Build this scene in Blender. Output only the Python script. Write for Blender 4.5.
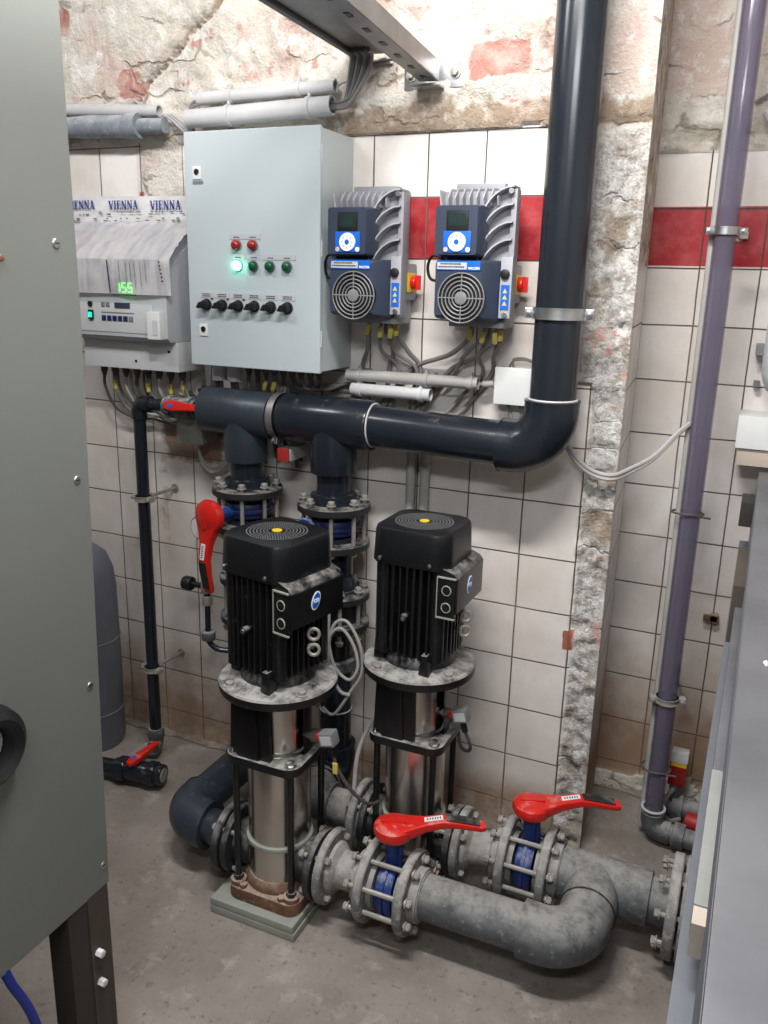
import bpy, bmesh, math, random
from mathutils import Vector, Matrix, noise
random.seed(7)
PI = math.pi
C = bpy.context.scene.collection
scn = bpy.context.scene
for o in list(bpy.data.objects): bpy.data.objects.remove(o)

# ------------------------------------------------------------------ camera
cam = bpy.data.cameras.new('camera'); camo = bpy.data.objects.new('camera', cam); C.objects.link(camo)
yaw, pit, rol = .4175, .2719, .0248
cy, sy = math.cos(yaw), math.sin(yaw)
F = Vector((-sy*math.cos(pit), cy*math.cos(pit), -math.sin(pit)))
Rt = Vector((cy, sy, 0)); Up = Rt.cross(F)
R2 = Rt*math.cos(rol)+Up*math.sin(rol); U2 = -Rt*math.sin(rol)+Up*math.cos(rol)
M = Matrix((R2, U2, -F)).transposed().to_4x4(); M.translation = Vector((1.8871, -2.1076, 1.557))
camo.matrix_world = M
cam.sensor_fit = 'VERTICAL'; cam.sensor_height = 24; cam.lens = 844.2/1024*24
cam.clip_start = .02
scn.camera = camo

# ------------------------------------------------------------------ light
scn.view_settings.view_transform = 'Standard'; scn.view_settings.look = 'None'
scn.view_settings.gamma = 1; scn.view_settings.use_curve_mapping = False
scn.view_settings.exposure = 0.34
w = bpy.data.worlds.new('world'); scn.world = w; w.use_nodes = True
w.node_tree.nodes['Background'].inputs[0].default_value = (.85, .92, 1, 1)
w.node_tree.nodes['Background'].inputs[1].default_value = .20
def area(name, loc, target, sx, sz, power, col):
    l = bpy.data.lights.new(name, 'AREA'); l.shape = 'RECTANGLE'; l.size = sx; l.size_y = sz
    l.energy = power; l.color = col
    o = bpy.data.objects.new(name, l); C.objects.link(o); o.location = loc
    o.rotation_euler = (Vector(target)-Vector(loc)).to_track_quat('-Z', 'Y').to_euler()
    return o
area('tube_lamp', (1.12, -1.22, 2.58), (1.05, -.40, 1.0), 1.25, .09, 56, (1, .975, .94))
area('rear_lamp', (1.75, -2.5, 2.5), (1.0, -.2, .8), .9, .12, 16, (.93, .97, 1))

area('left_fill', (.10, -1.05, 2.56), (.15, -.05, 1.5),   .6, .10, 6.5, (.97, .98, 1))  # added fill light without a known source, brightens the upper left wall

# ------------------------------------------------------------------ node materials
MATS = {}
def nd(nt, t, **kw):
    n = nt.nodes.new(t)
    for k, v in kw.items(): setattr(n, k, v)
    return n
def inp(nt, sock, v):
    if hasattr(v, 'is_linked') or isinstance(v, bpy.types.NodeSocket): nt.links.new(v, sock)
    else: sock.default_value = v
def math_(nt, op, a, b=0.0, c=0.0, clamp=False):
    n = nd(nt, 'ShaderNodeMath', operation=op); n.use_clamp = clamp
    inp(nt, n.inputs[0], a); inp(nt, n.inputs[1], b); inp(nt, n.inputs[2], c)
    return n.outputs[0]
def ramp(nt, v, a, b):
    n = nd(nt, 'ShaderNodeMapRange'); n.clamp = True
    inp(nt, n.inputs[0], v); inp(nt, n.inputs[1], a); inp(nt, n.inputs[2], b)
    return n.outputs[0]
def mix(nt, f, a, b):
    n = nd(nt, 'ShaderNodeMix', data_type='RGBA')
    inp(nt, n.inputs[0], f)
    inp(nt, n.inputs[6], a if not isinstance(a, tuple) else tuple(a)+(1,) if len(a) == 3 else a)
    inp(nt, n.inputs[7], b if not isinstance(b, tuple) else tuple(b)+(1,) if len(b) == 3 else b)
    return n.outputs[2]
def noi(nt, vec, scale, detail=4, rough=.55, dist=0):
    n = nd(nt, 'ShaderNodeTexNoise'); inp(nt, n.inputs['Vector'], vec)
    n.inputs['Scale'].default_value = scale; n.inputs['Detail'].default_value = detail
    n.inputs['Roughness'].default_value = rough; n.inputs['Distortion'].default_value = dist
    return n.outputs[0]
def base(name):
    m = bpy.data.materials.new(name); m.use_nodes = True; nt = m.node_tree
    return m, nt, nt.nodes['Principled BSDF']
def bump(nt, b, h, strength, dist):
    n = nd(nt, 'ShaderNodeBump'); n.inputs['Strength'].default_value = strength
    n.inputs['Distance'].default_value = dist; nt.links.new(h, n.inputs['Height'])
    nt.links.new(n.outputs[0], b.inputs['Normal'])
def mat(name, col, rough=.5, metal=0, var=.12, vs=9, dust=0, dcol=(.33, .31, .28), speck=0, bmp=0, bs=60, emit=None, coat=0):
    m, nt, b = base(name)
    g = nd(nt, 'ShaderNodeNewGeometry'); pos = g.outputs['Position']
    n1 = noi(nt, pos, vs, 5)
    dark = tuple(c*(1-var) for c in col); lite = tuple(min(1, c*(1+var)) for c in col)
    c = mix(nt, ramp(nt, n1, .3, .7), dark, lite)
    r = rough
    if speck:
        s = ramp(nt, noi(nt, pos, 55, 6, .75), .72-.22*speck, .80-.20*speck)
        c = mix(nt, math_(nt, 'MULTIPLY', s, .8), c, dcol)
    if dust:
        sep = nd(nt, 'ShaderNodeSeparateXYZ'); nt.links.new(g.outputs['Normal'], sep.inputs[0])
        up = ramp(nt, sep.outputs[2], .15, .85)
        n2 = ramp(nt, noi(nt, pos, 28, 6, .7), .62-.3*dust, .72-.15*dust)
        f = math_(nt, 'MULTIPLY', up, n2, clamp=True)
        f = math_(nt, 'MULTIPLY', f, min(1, .45+.5*dust))
        c = mix(nt, f, c, dcol)
        r = ramp(nt, f, 0, 1); r = math_(nt, 'MULTIPLY_ADD', r, .9-rough, rough)
    inp(nt, b.inputs['Base Color'], c); inp(nt, b.inputs['Roughness'], r)
    b.inputs['Metallic'].default_value = metal
    b.inputs['Coat Weight'].default_value = coat
    if bmp: bump(nt, b, noi(nt, pos, bs, 5), bmp, .003)
    if emit:
        b.inputs['Emission Color'].default_value = emit[0]+(1,); b.inputs['Emission Strength'].default_value = emit[1]
    MATS[name] = m
    return m
DUST = (.36, .345, .32)
mat('pvc', (.013, .017, .024), .22, var=.1, dust=.12, dcol=(.2, .2, .2))
mat('pvc_blue', (.028, .038, .052), .36, var=.12, dust=.12, dcol=(.25, .25, .25))
mat('pvc_dusty', (.075, .082, .092), .5, var=.35, vs=22, dust=1.0, dcol=(.30, .29, .275), speck=.75, bmp=.25, bs=40)
mat('pvc_caked', (.24, .23, .22), .8, var=.3, vs=18, dust=1, dcol=(.42, .40, .38), speck=.9, bmp=.5)
mat('flange_black', (.018, .018, .02), .5, dust=.75, dcol=(.30, .29, .28), speck=.25, bmp=.1)
mat('flange_grey', (.17, .17, .17), .75, var=.3, vs=25, dust=1, dcol=(.43, .41, .385), speck=.9, bmp=.3)
mat('pump_black', (.007, .007, .008), .32, dust=.75, dcol=(.28, .27, .26), speck=.10)
mat('black_dusty', (.008, .008, .009), .4, dust=1.0, dcol=(.38, .37, .355), speck=.25)
mat('fin_black', (.008, .008, .009), .28, dust=.8, dcol=(.22, .21, .2), speck=.42)
mat('cover_black', (.006, .007, .009), .36, dust=.0, speck=.05, dcol=(.2, .2, .2))
mat('steel', (.60, .57, .53), .26, metal=1, var=.1, vs=14, speck=.18, dcol=(.4, .36, .32))
mat('steel_dull', (.30, .27, .24), .4, metal=.8, var=.2)
mat('zinc', (.55, .56, .57), .35, metal=1, var=.15, vs=30, dust=.4)
mat('bolt', (.42, .40, .37), .55, metal=.6, var=.25, dust=.9, dcol=(.42, .40, .37))
mat('rust', (.15, .07, .042), .85, var=.4, vs=30, dust=1, dcol=(.37, .30, .25), speck=.7, bmp=.4)
mat('slab', (.27, .285, .25), .85, var=.15, vs=12, bmp=.15)
mat('red', (.62, .018, .012), .30, var=.06, dust=.28, dcol=(.6, .35, .32))
mat('red_dark', (.35, .02, .02), .5)
mat('lens_red', (.30, .015, .012), .25)
mat('lens_green', (.005, .08, .035), .25)
mat('lens_lit', (.1, .9, .6), .3, emit=((.10, 1.0, .62), 9.0))
mat('led', (.05, .8, .1), .3, emit=((.02, 1.0, .05), 7.0))
mat('led_switch', (.02, .6, .35), .3, emit=((.0, 1.0, .45), 1.6))
mat('black', (.008, .008, .009), .45)
mat('rubber', (.012, .012, .012), .6, dust=.5, dcol=(.2, .2, .2))
mat('blue', (.012, .04, .20), .45, var=.25, vs=30, dust=.55, dcol=(.4, .42, .48), speck=.15)
mat('blue_dark', (.012, .022, .10), .45, var=.25, dust=.5, dcol=(.35, .35, .36), speck=.15)
mat('label_blue', (.008, .12, .55), .4)
mat('label_grey', (.48, .49, .52), .6, var=.05)
mat('paper_white', (.78, .78, .78), .6, var=.04)
mat('text', (.03, .03, .035), .6)
mat('text_white', (.85, .88, .9), .5)
mat('cab', (.49, .55, .58), .42, var=.03, vs=3)
mat('cab_side', (.50, .55, .565), .42, var=.03, vs=3)
mat('unit', (.44, .46, .49), .5, var=.05)
mat('unit_pale', (.56, .575, .59), .5, var=.05)
mat('conduit', (.52, .52, .53), .5, var=.08, dust=.4, dcol=(.4, .38, .36))
mat('conduit_dirty', (.36, .35, .34), .55, var=.12, dust=.7, dcol=(.3, .27, .25))
mat('cable', (.19, .18, .175), .6, var=.15, dust=.5, dcol=(.33, .3, .28))
mat('cable_dark', (.075, .07, .068), .6, var=.2)
mat('cable_light', (.42, .41, .40), .6, var=.1)
mat('cable_tag', (.62, .50, .10), .6, var=.1)
mat('drive_blue', (.035, .046, .078), .42, var=.08)
mat('drive_grey', (.30, .30, .33), .5, metal=.15, var=.08, dust=.25)
mat('drive_fin', (.38, .38, .42), .5, metal=.15, var=.08)
mat('grille', (.20, .20, .21), .45)
mat('lcd', (.018, .035, .035), .2)
mat('yellow', (.75, .55, .03), .5)
mat('panel', (.205, .218, .205), .45, var=.07, vs=1.6)
mat('panel_dark', (.030, .025, .021), .6)
mat('panel_brown', (.060, .047, .037), .6)
mat('tank', (.13, .14, .175), .5, var=.1)
mat('bluecable', (.01, .03, .28), .4)
mat('white_plastic', (.72, .73, .73), .45, var=.03)
mat('beige', (.52, .44, .38), .6)
mat('jb_grey', (.30, .31, .29), .55, var=.1, dust=.6)
mat('insul', (.21, .235, .27), .7, var=.3, vs=22, dust=1, dcol=(.45, .45, .46), speck=.7, bmp=.4)
mat('lilac', (.33, .32, .37), .6)
mat('strut', (.27, .26, .26), .42, metal=.7, var=.2, dust=.4)
mat('strut_dark', (.05, .05, .052), .45, metal=.3)

# clear violet pvc
m, nt, b = base('violet_pipe'); MATS['violet_pipe'] = m
b.inputs['Base Color'].default_value = (.20, .185, .245, 1); b.inputs['Roughness'].default_value = .12
b.inputs['Transmission Weight'].default_value = .0
tr = nd(nt, 'ShaderNodeBsdfTransparent'); tr.inputs[0].default_value = (.84, .82, .88, 1)
mx = nd(nt, 'ShaderNodeMixShader'); mx.inputs[0].default_value = .34
nt.links.new(tr.outputs[0], mx.inputs[1]); nt.links.new(b.outputs[0], mx.inputs[2])
nt.links.new(mx.outputs[0], nt.nodes['Material Output'].inputs[0])
# thin plastic film sheet with printed smears
def film(name, col, alpha, vs, dark):
    m, nt, b = base(name); MATS[name] = m
    g = nd(nt, 'ShaderNodeTexCoord'); mp = nd(nt, 'ShaderNodeMapping'); nt.links.new(g.outputs['Object'], mp.inputs[0])
    mp.inputs['Scale'].default_value = vs
    n = noi(nt, mp.outputs[0], 1, 5, .6)
    c = mix(nt, ramp(nt, n, .42, .68), col, dark)
    nt.links.new(c, b.inputs['Base Color']); b.inputs['Roughness'].default_value = .35
    tr = nd(nt, 'ShaderNodeBsdfTransparent'); mx = nd(nt, 'ShaderNodeMixShader'); mx.inputs[0].default_value = alpha
    nt.links.new(tr.outputs[0], mx.inputs[1]); nt.links.new(b.outputs[0], mx.inputs[2])
    nt.links.new(mx.outputs[0], nt.nodes['Material Output'].inputs[0])
film('film', (.72, .70, .71), .60, (45, 5, 12), (.50, .50, .56))
film('news', (.80, .79, .80), .93, (9, 9, 30), (.62, .60, .62))

T = .15; Z0 = 6.68*T
# tiled wall / plaster shader : attribute 'zone' R=rough plaster G=red brick B=brown tone and dirt
def wall_mat(name, xoff, axis='X', zoff=0.0, rough_on=True):
    m, nt, b = base(name)
    g = nd(nt, 'ShaderNodeNewGeometry'); pos = g.outputs['Position']
    sep = nd(nt, 'ShaderNodeSeparateXYZ'); nt.links.new(pos, sep.inputs[0])
    H = sep.outputs[0 if axis == 'X' else 1]; Z = sep.outputs[2]
    wob = math_(nt, 'MULTIPLY_ADD', noi(nt, pos, 6, 3), .004, -.002)
    a = math_(nt, 'DIVIDE', math_(nt, 'ADD', math_(nt, 'SUBTRACT', H, xoff), wob), T)
    c_ = math_(nt, 'DIVIDE', math_(nt, 'ADD', math_(nt, 'SUBTRACT', Z, Z0+zoff-6.0*T), wob), T)
    fa = math_(nt, 'FRACT', math_(nt, 'ADD', a, 40.0)); fc = math_(nt, 'FRACT', math_(nt, 'ADD', c_, 40.0))
    da = math_(nt, 'MINIMUM', fa, math_(nt, 'SUBTRACT', 1.0, fa)); dc = math_(nt, 'MINIMUM', fc, math_(nt, 'SUBTRACT', 1.0, fc))
    d = math_(nt, 'MINIMUM', da, dc)
    grout = math_(nt, 'SUBTRACT', 1.0, ramp(nt, d, .007, .015))
    comb = nd(nt, 'ShaderNodeCombineXYZ'); nt.links.new(math_(nt, 'FLOOR', a), comb.inputs[0]); nt.links.new(math_(nt, 'FLOOR', c_), comb.inputs[1])
    wn = nd(nt, 'ShaderNodeTexWhiteNoise'); nt.links.new(comb.outputs[0], wn.inputs[0])
    tile = mix(nt, wn.outputs[0], (.74, .69, .655), (.84, .80, .775))
    tile = mix(nt, ramp(nt, noi(nt, pos, 3.5, 5, .6), .38, .75), tile, (.60, .53, .47))
    # grime speckle
    sp = ramp(nt, noi(nt, pos, 40, 6, .7), .60, .72)
    tile = mix(nt, math_(nt, 'MULTIPLY', sp, .25), tile, (.40, .36, .31))
    band = math_(nt, 'MULTIPLY', ramp(nt, Z, Z0+4*T, Z0+4*T+.002), ramp(nt, Z, Z0+5*T+.002, Z0+5*T))
    redc = mix(nt, ramp(nt, noi(nt, pos, 12, 6, .7), .45, .7), (.36, .022, .03), (.47, .10, .10))
    tile = mix(nt, band, tile, redc)
    # red band has no visible horizontal joints but flaky pale joints
    gcol = mix(nt, ramp(nt, noi(nt, pos, 5, 4), .4, .65), (.09, .068, .055), (.20, .165, .14))
    col = mix(nt, grout, tile, gcol)
    # ochre rising damp near the floor
    dz = math_(nt, 'ADD', Z, math_(nt, 'MULTIPLY_ADD', noi(nt, pos, 5, 6, .65), .5, -.25))
    damp = math_(nt, 'SUBTRACT', 1.0, ramp(nt, dz, .10 if xoff == 0 else .20, .36 if xoff == 0 else .52))
    if xoff == 0 and axis == 'X': damp = math_(nt, 'MULTIPLY', damp, math_(nt, 'SUBTRACT', 1.0, math_(nt, 'MULTIPLY', math_(nt, 'MULTIPLY', ramp(nt, H, .6, .9), ramp(nt, Z, .12, .2)), .75)))
    col = mix(nt, math_(nt, 'MULTIPLY', damp, .85), col, (.26, .145, .07))
    dl = math_(nt, 'SUBTRACT', 1.0, ramp(nt, dz, .02, .12))
    lime = math_(nt, 'MULTIPLY', dl, ramp(nt, noi(nt, pos, 30, 6, .7), .42, .6))
    col = mix(nt, math_(nt, 'MULTIPLY', lime, .7), col, (.48, .44, .38))
    at = nd(nt, 'ShaderNodeAttribute'); at.attribute_name = 'zone'
    sc = nd(nt, 'ShaderNodeSeparateColor'); nt.links.new(at.outputs['Color'], sc.inputs[0])
    n4 = noi(nt, pos, 24, 6, .7)
    nn = math_(nt, 'MULTIPLY_ADD', n4, 1.5, -.75)
    def mask(s, lo=.42, hi=.58): return ramp(nt, math_(nt, 'ADD', s, nn), lo, hi)
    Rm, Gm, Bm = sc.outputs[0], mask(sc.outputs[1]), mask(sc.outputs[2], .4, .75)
    # plaster colour
    pl = mix(nt, ramp(nt, noi(nt, pos, 7, 6, .65), .35, .65), (.70, .64, .55), (.84, .79, .72))
    pl = mix(nt, ramp(nt, noi(nt, pos, 4.2, 5, .6, 1.0), .50, .62), pl, (.70, .55, .49))
    pl = mix(nt, ramp(nt, noi(nt, pos, 17, 6, .75), .52, .63), pl, (.90, .88, .84))
    # ragged horizontal joints of the old brickwork, only where bare
    cr = nd(nt, 'ShaderNodeTexVoronoi', feature='DISTANCE_TO_EDGE'); 
    dis = nd(nt, 'ShaderNodeVectorMath', operation='ADD'); nzc = nd(nt, 'ShaderNodeTexNoise'); nt.links.new(pos, nzc.inputs['Vector']); nzc.inputs['Scale'].default_value = 11; nzc.inputs['Detail'].default_value = 5
    scl = nd(nt, 'ShaderNodeVectorMath', operation='SCALE'); nt.links.new(nzc.outputs['Color'], scl.inputs[0]); scl.inputs['Scale'].default_value = .12
    nt.links.new(pos, dis.inputs[0]); nt.links.new(scl.outputs[0], dis.inputs[1])
    mpv = nd(nt, 'ShaderNodeMapping'); nt.links.new(dis.outputs[0], mpv.inputs[0]); mpv.inputs['Scale'].default_value = (4.0, 1, 10.5)
    nt.links.new(mpv.outputs[0], cr.inputs['Vector']); cr.inputs['Scale'].default_value = 1.0; cr.inputs['Randomness'].default_value = .55
    crk = math_(nt, 'MULTIPLY', math_(nt, 'SUBTRACT', 1.0, ramp(nt, cr.outputs['Distance'], .012, .05)), ramp(nt, noi(nt, pos, 6, 3), .47, .56))
    pl = mix(nt, math_(nt, 'MULTIPLY', crk, .6), pl, (.20, .12, .075))
    pit_ = ramp(nt, noi(nt, pos, 34, 6, .75), .635, .70)
    pl = mix(nt, math_(nt, 'MULTIPLY', pit_, .55), pl, (.22, .16, .12))
    stripf = math_(nt, 'MULTIPLY', ramp(nt, H, 1.42, 1.46), math_(nt, 'SUBTRACT', 1.0, ramp(nt, Z, 1.85, 1.92))) if axis == 'X' and xoff == 0 else 0.0
    crust = mix(nt, ramp(nt, noi(nt, pos, 48, 7, .8), .40, .56), (.40, .36, .32), (.78, .77, .75))
    crust = mix(nt, math_(nt, 'MULTIPLY', ramp(nt, noi(nt, pos, 9, 5, .7), .52, .62), .8), crust, (.33, .25, .18))
    pl = mix(nt, stripf, pl, crust)
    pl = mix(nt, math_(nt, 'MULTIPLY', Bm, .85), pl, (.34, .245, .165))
    brick = mix(nt, ramp(nt, noi(nt, pos, 20, 5), .4, .7), (.54, .27, .225), (.74, .55, .49))
    pl = mix(nt, Gm, pl, brick)
    tdirt = mix(nt, math_(nt, 'MULTIPLY', Bm, .85), col, (.20, .12, .08))
    tdirt = mix(nt, Gm, tdirt, (.36, .13, .09))
    fin = mix(nt, ramp(nt, Rm, .35, .65), tdirt, pl)
    nt.links.new(fin, b.inputs['Base Color'])
    rr = mix(nt, ramp(nt, Rm, .35, .65), (.30,)*3, (.95,)*3)
    rr = mix(nt, math_(nt, 'MAXIMUM', math_(nt, 'MULTIPLY', grout, math_(nt, 'SUBTRACT', 1.0, Rm)), damp), rr, (.85,)*3)
    nt.links.new(rr, b.inputs['Roughness'])
    b.inputs['Specular IOR Level'].default_value = .35
    h1 = math_(nt, 'MULTIPLY', math_(nt, 'MULTIPLY', grout, -1.0), math_(nt, 'SUBTRACT', 1.0, Rm))
    h2 = math_(nt, 'MULTIPLY', math_(nt, 'ADD', math_(nt, 'MULTIPLY', n4, 4.5), math_(nt, 'MULTIPLY', noi(nt, pos, 95, 5, .7), 3.5)), Rm)
    h = math_(nt, 'ADD', h1, math_(nt, 'SUBTRACT', h2, math_(nt, 'MULTIPLY', math_(nt, 'MULTIPLY', crk, Rm), 2.0)))
    bump(nt, b, h, .8, .004)
    MATS[name] = m
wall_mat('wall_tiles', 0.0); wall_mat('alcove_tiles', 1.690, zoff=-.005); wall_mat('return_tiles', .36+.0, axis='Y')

m, nt, b = base('floor'); MATS['floor'] = m
g = nd(nt, 'ShaderNodeNewGeometry'); pos = g.outputs['Position']
c = mix(nt, ramp(nt, noi(nt, pos, 2.6, 6, .65), .35, .65), (.18, .152, .132), (.30, .265, .24))
c = mix(nt, ramp(nt, noi(nt, pos, 11, 6, .7), .55, .72), c, (.39, .35, .31))
c = mix(nt, math_(nt, 'MULTIPLY', ramp(nt, noi(nt, pos, 42, 5, .7), .57, .67), .65), c, (.13, .095, .075))
c = mix(nt, math_(nt, 'MULTIPLY', ramp(nt, noi(nt, pos, 60, 4, .7), .66, .72), .6), c, (.5, .48, .45))
nt.links.new(c, b.inputs['Base Color']); inp(nt, b.inputs['Roughness'], ramp(nt, noi(nt, pos, 3, 4), -.6, .9))
bump(nt, b, noi(nt, pos, 30, 7, .65), .35, .006)

m, nt, b = base('galv'); MATS['galv'] = m
g = nd(nt, 'ShaderNodeNewGeometry'); pos = g.outputs['Position']
c = mix(nt, ramp(nt, noi(nt, pos, 4, 5, .6), .3, .7), (.13, .134, .152), (.23, .237, .258))
nt.links.new(c, b.inputs['Base Color']); b.inputs['Metallic'].default_value = .55
inp(nt, b.inputs['Roughness'], math_(nt, 'MULTIPLY_ADD', noi(nt, pos, 6, 4), .3, .28))
mat('duct', (.24, .25, .235), .6)
mat('galv_edge', (.15, .16, .185), .5, metal=.3)

# ------------------------------------------------------------------ mesh helpers
def frame(d):
    d = Vector(d).normalized(); u = Vector((0, 0, 1)) if abs(d.z) < .9 else Vector((1, 0, 0))
    a = d.cross(u).normalized(); return a, a.cross(d).normalized()*1.0
class MB:
    def __init__(s): s.bm = bmesh.new(); s.m = 0
    def _fin(s, verts_before):
        pass
    def _merge(s, t, mtx=None):
        if mtx is not None: bmesh.ops.transform(t, matrix=mtx, verts=t.verts)
        for f in t.faces: f.material_index = s.m
        me = bpy.data.meshes.new('t'); t.to_mesh(me); t.free(); s.bm.from_mesh(me); bpy.data.meshes.remove(me)
    def box(s, x0, x1, y0, y1, z0, z1, bev=0, seg=2, mtx=None):
        t = bmesh.new(); bmesh.ops.create_cube(t, size=1)
        for v in t.verts:
            v.co = Vector(((x0+x1)/2+v.co.x*(x1-x0), (y0+y1)/2+v.co.y*(y1-y0), (z0+z1)/2+v.co.z*(z1-z0)))
        if bev: bmesh.ops.bevel(t, geom=t.edges[:]+t.verts[:], offset=bev, segments=seg, affect='EDGES', profile=.7)
        s._merge(t, mtx); return s
    def lathe(s, prof, o=(0, 0, 0), d=(0, 0, 1), n=32, a0=0, a1=2*PI):
        """prof = [(r, h)...] about axis d through o"""
        o = Vector(o); d = Vector(d).normalized(); a, b_ = frame(d); t = bmesh.new(); rings = []
        full = abs(a1-a0-2*PI) < 1e-6; k = n if full else n+1
        for r, h in prof:
            if r < 1e-6: rings.append([t.verts.new(o+d*h)]); continue
            rings.append([t.verts.new(o+d*h+(a*math.cos(a0+(a1-a0)*i/n)+b_*math.sin(a0+(a1-a0)*i/n))*r) for i in range(k)])
        for p, q in zip(rings, rings[1:]):
            m = n
            for i in range(m):
                j = (i+1) % k
                if len(p) == 1 and len(q) == 1: continue
                if len(p) == 1: t.faces.new((p[0], q[i], q[j]))
                elif len(q) == 1: t.faces.new((p[i], q[0], p[j]))
                else: t.faces.new((p[i], q[i], q[j], p[j]))
        bmesh.ops.recalc_face_normals(t, faces=t.faces); s._merge(t); return s
    def cyl(s, p0, p1, r, n=24, r1=None, bev=0, cap=True):
        p0 = Vector(p0); p1 = Vector(p1); L = (p1-p0).length; r1 = r if r1 is None else r1
        if bev: prof = [(0, 0), (r-bev, 0), (r-bev*.3, bev*.3), (r, bev), (r1, L-bev), (r1-bev*.3, L-bev*.3), (r1-bev, L), (0, L)]
        elif cap: prof = [(0, 0), (r, 0), (r1, L), (0, L)]
        else: prof = [(r, 0), (r1, L)]
        return s.lathe(prof, p0, p1-p0, n)
    def ring(s, p0, p1, ro, ri, n=32):
        p0 = Vector(p0); L = (Vector(p1)-p0).length
        return s.lathe([(ri, 0), (ro, 0), (ro, L), (ri, L), (ri, 0)], p0, Vector(p1)-p0, n)
    def tube(s, pts, r, n=10, rs=None, caps=True):
        pts = [Vector(p) for p in pts]; t = bmesh.new(); rings = []; pa = None
        for i, p in enumerate(pts):
            d = (pts[min(i+1, len(pts)-1)]-pts[max(i-1, 0)]).normalized()
            if pa is None: a, b_ = frame(d)
            else:
                a = (pa-d*pa.dot(d)).normalized(); b_ = a.cross(d)
            pa = a; rr = rs[i] if rs else r
            rings.append([t.verts.new(p+(a*math.cos(2*PI*k/n)+b_*math.sin(2*PI*k/n))*rr) for k in range(n)])
        for p, q in zip(rings, rings[1:]):
            for i in range(n): t.faces.new((p[i], q[i], q[(i+1) % n], p[(i+1) % n]))
        if caps: t.faces.new(rings[0]); t.faces.new(rings[-1])
        bmesh.ops.recalc_face_normals(t, faces=t.faces); s._merge(t); return s
    def prism(s, poly, o, ux, uy, dn, bev=0):
        """polygon in plane (o,ux,uy) extruded by vector dn"""
        o, ux, uy, dn = map(Vector, (o, ux, uy, dn)); t = bmesh.new()
        a = [t.verts.new(o+ux*x+uy*y) for x, y in poly]; b_ = [t.verts.new(v.co+dn) for v in a]
        t.faces.new(a); t.faces.new(b_[::-1])
        for i in range(len(a)): j = (i+1) % len(a); t.faces.new((a[i], b_[i], b_[j], a[j]))
        bmesh.ops.recalc_face_normals(t, faces=t.faces)
        if bev: bmesh.ops.bevel(t, geom=t.edges[:]+t.verts[:], offset=bev, segments=2, affect='EDGES', profile=.7)
        s._merge(t); return s
    def loft(s, secs, n=4, rnd=.35, mtx=None):
        """secs: (centre, half vector A, half vector B) rounded-rect sections"""
        t = bmesh.new(); rings = []
        for c, A, B in secs:
            c, A, B = Vector(c), Vector(A), Vector(B); rg = []
            for q, (sx, sy_) in enumerate(((1, 1), (-1, 1), (-1, -1), (1, -1))):
                for k in range(n):
                    th = q*PI/2+PI/2*k/(n-1)
                    rg.append(t.verts.new(c+A*(sx*(1-rnd)+rnd*math.cos(th))+B*(sy_*(1-rnd)+rnd*math.sin(th))))
            rings.append(rg)
        N = len(rings[0])
        for p, q in zip(rings, rings[1:]):
            for i in range(N): t.faces.new((p[i], p[(i+1) % N], q[(i+1) % N], q[i]))
        t.faces.new(rings[0]); t.faces.new(rings[-1])
        bmesh.ops.recalc_face_normals(t, faces=t.faces); s._merge(t, mtx); return s
    def torus(s, c, d, R, r, n=24, m=8, a0=0, a1=2*PI, ratio=1):
        c = Vector(c); a, b_ = frame(d); pts = [c+a*math.cos(a0+(a1-a0)*i/n)*R+b_*math.sin(a0+(a1-a0)*i/n)*R*ratio for i in range(n+1)]
        return s.tube(pts, r, m)
    def hexnut(s, c, d, r, h): return s.cyl(c, Vector(c)+Vector(d).normalized()*h, r, 6, bev=r*.08)
    def build(s, name, mats, parent=None, ang=35, mtx=None):
        if mtx is not None: bmesh.ops.transform(s.bm, matrix=mtx, verts=s.bm.verts)
        off = Vector((0, 0, 0)); p = parent
        if parent is not None: off = parent.get('_o', None); off = Vector(off) if off is not None else Vector((0, 0, 0))
        if off.length: bmesh.ops.translate(s.bm, vec=-off, verts=s.bm.verts)
        me = bpy.data.meshes.new(name); s.bm.to_mesh(me); s.bm.free()
        for mm in (mats if isinstance(mats, (list, tuple)) else [mats]): me.materials.append(MATS[mm])
        for f in me.polygons: f.use_smooth = True
        me.set_sharp_from_angle(angle=math.radians(ang))
        o = bpy.data.objects.new(name, me); C.objects.link(o)
        if parent is not None: o.parent = parent; o['_o'] = tuple(off)
        return o
def ob(name, mats, parent=None, **k): return None
def thing(name, label, cat, loc=(0, 0, 0), group=None, local=False):
    o = bpy.data.objects.new(name, None); o.empty_display_size = .05; C.objects.link(o); o.location = loc
    o['label'] = label; o['category'] = cat
    if group: o['group'] = group
    o['_o'] = (0, 0, 0) if local else tuple(loc)
    return o
def tag(o, label, cat, group=None, kind=None):
    o['label'] = label; o['category'] = cat
    if group: o['group'] = group
    if kind: o['kind'] = kind
    return o
def setbase(o):
    """single-mesh thing: move its origin to the bottom centre"""
    me = o.data; xs = [v.co for v in me.vertices]
    b_ = Vector(((min(v.x for v in xs)+max(v.x for v in xs))/2, (min(v.y for v in xs)+max(v.y for v in xs))/2, min(v.z for v in xs)))
    me.transform(Matrix.Translation(-b_)); o.location = b_
    return o
def struct(o): o['kind'] = 'structure'; return o
def copy_tree(o, parent=None):
    c = o.copy(); C.objects.link(c); c.parent = parent
    for ch in list(o.children): copy_tree(ch, c)
    return c
ORD = ['leftmost', 'second from the left', 'third from the left', 'fourth from the left', 'fifth from the left', 'sixth from the left', 'seventh from the left', 'rightmost']
def nth(i, n): return 'rightmost' if i == n-1 else ORD[i]
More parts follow.
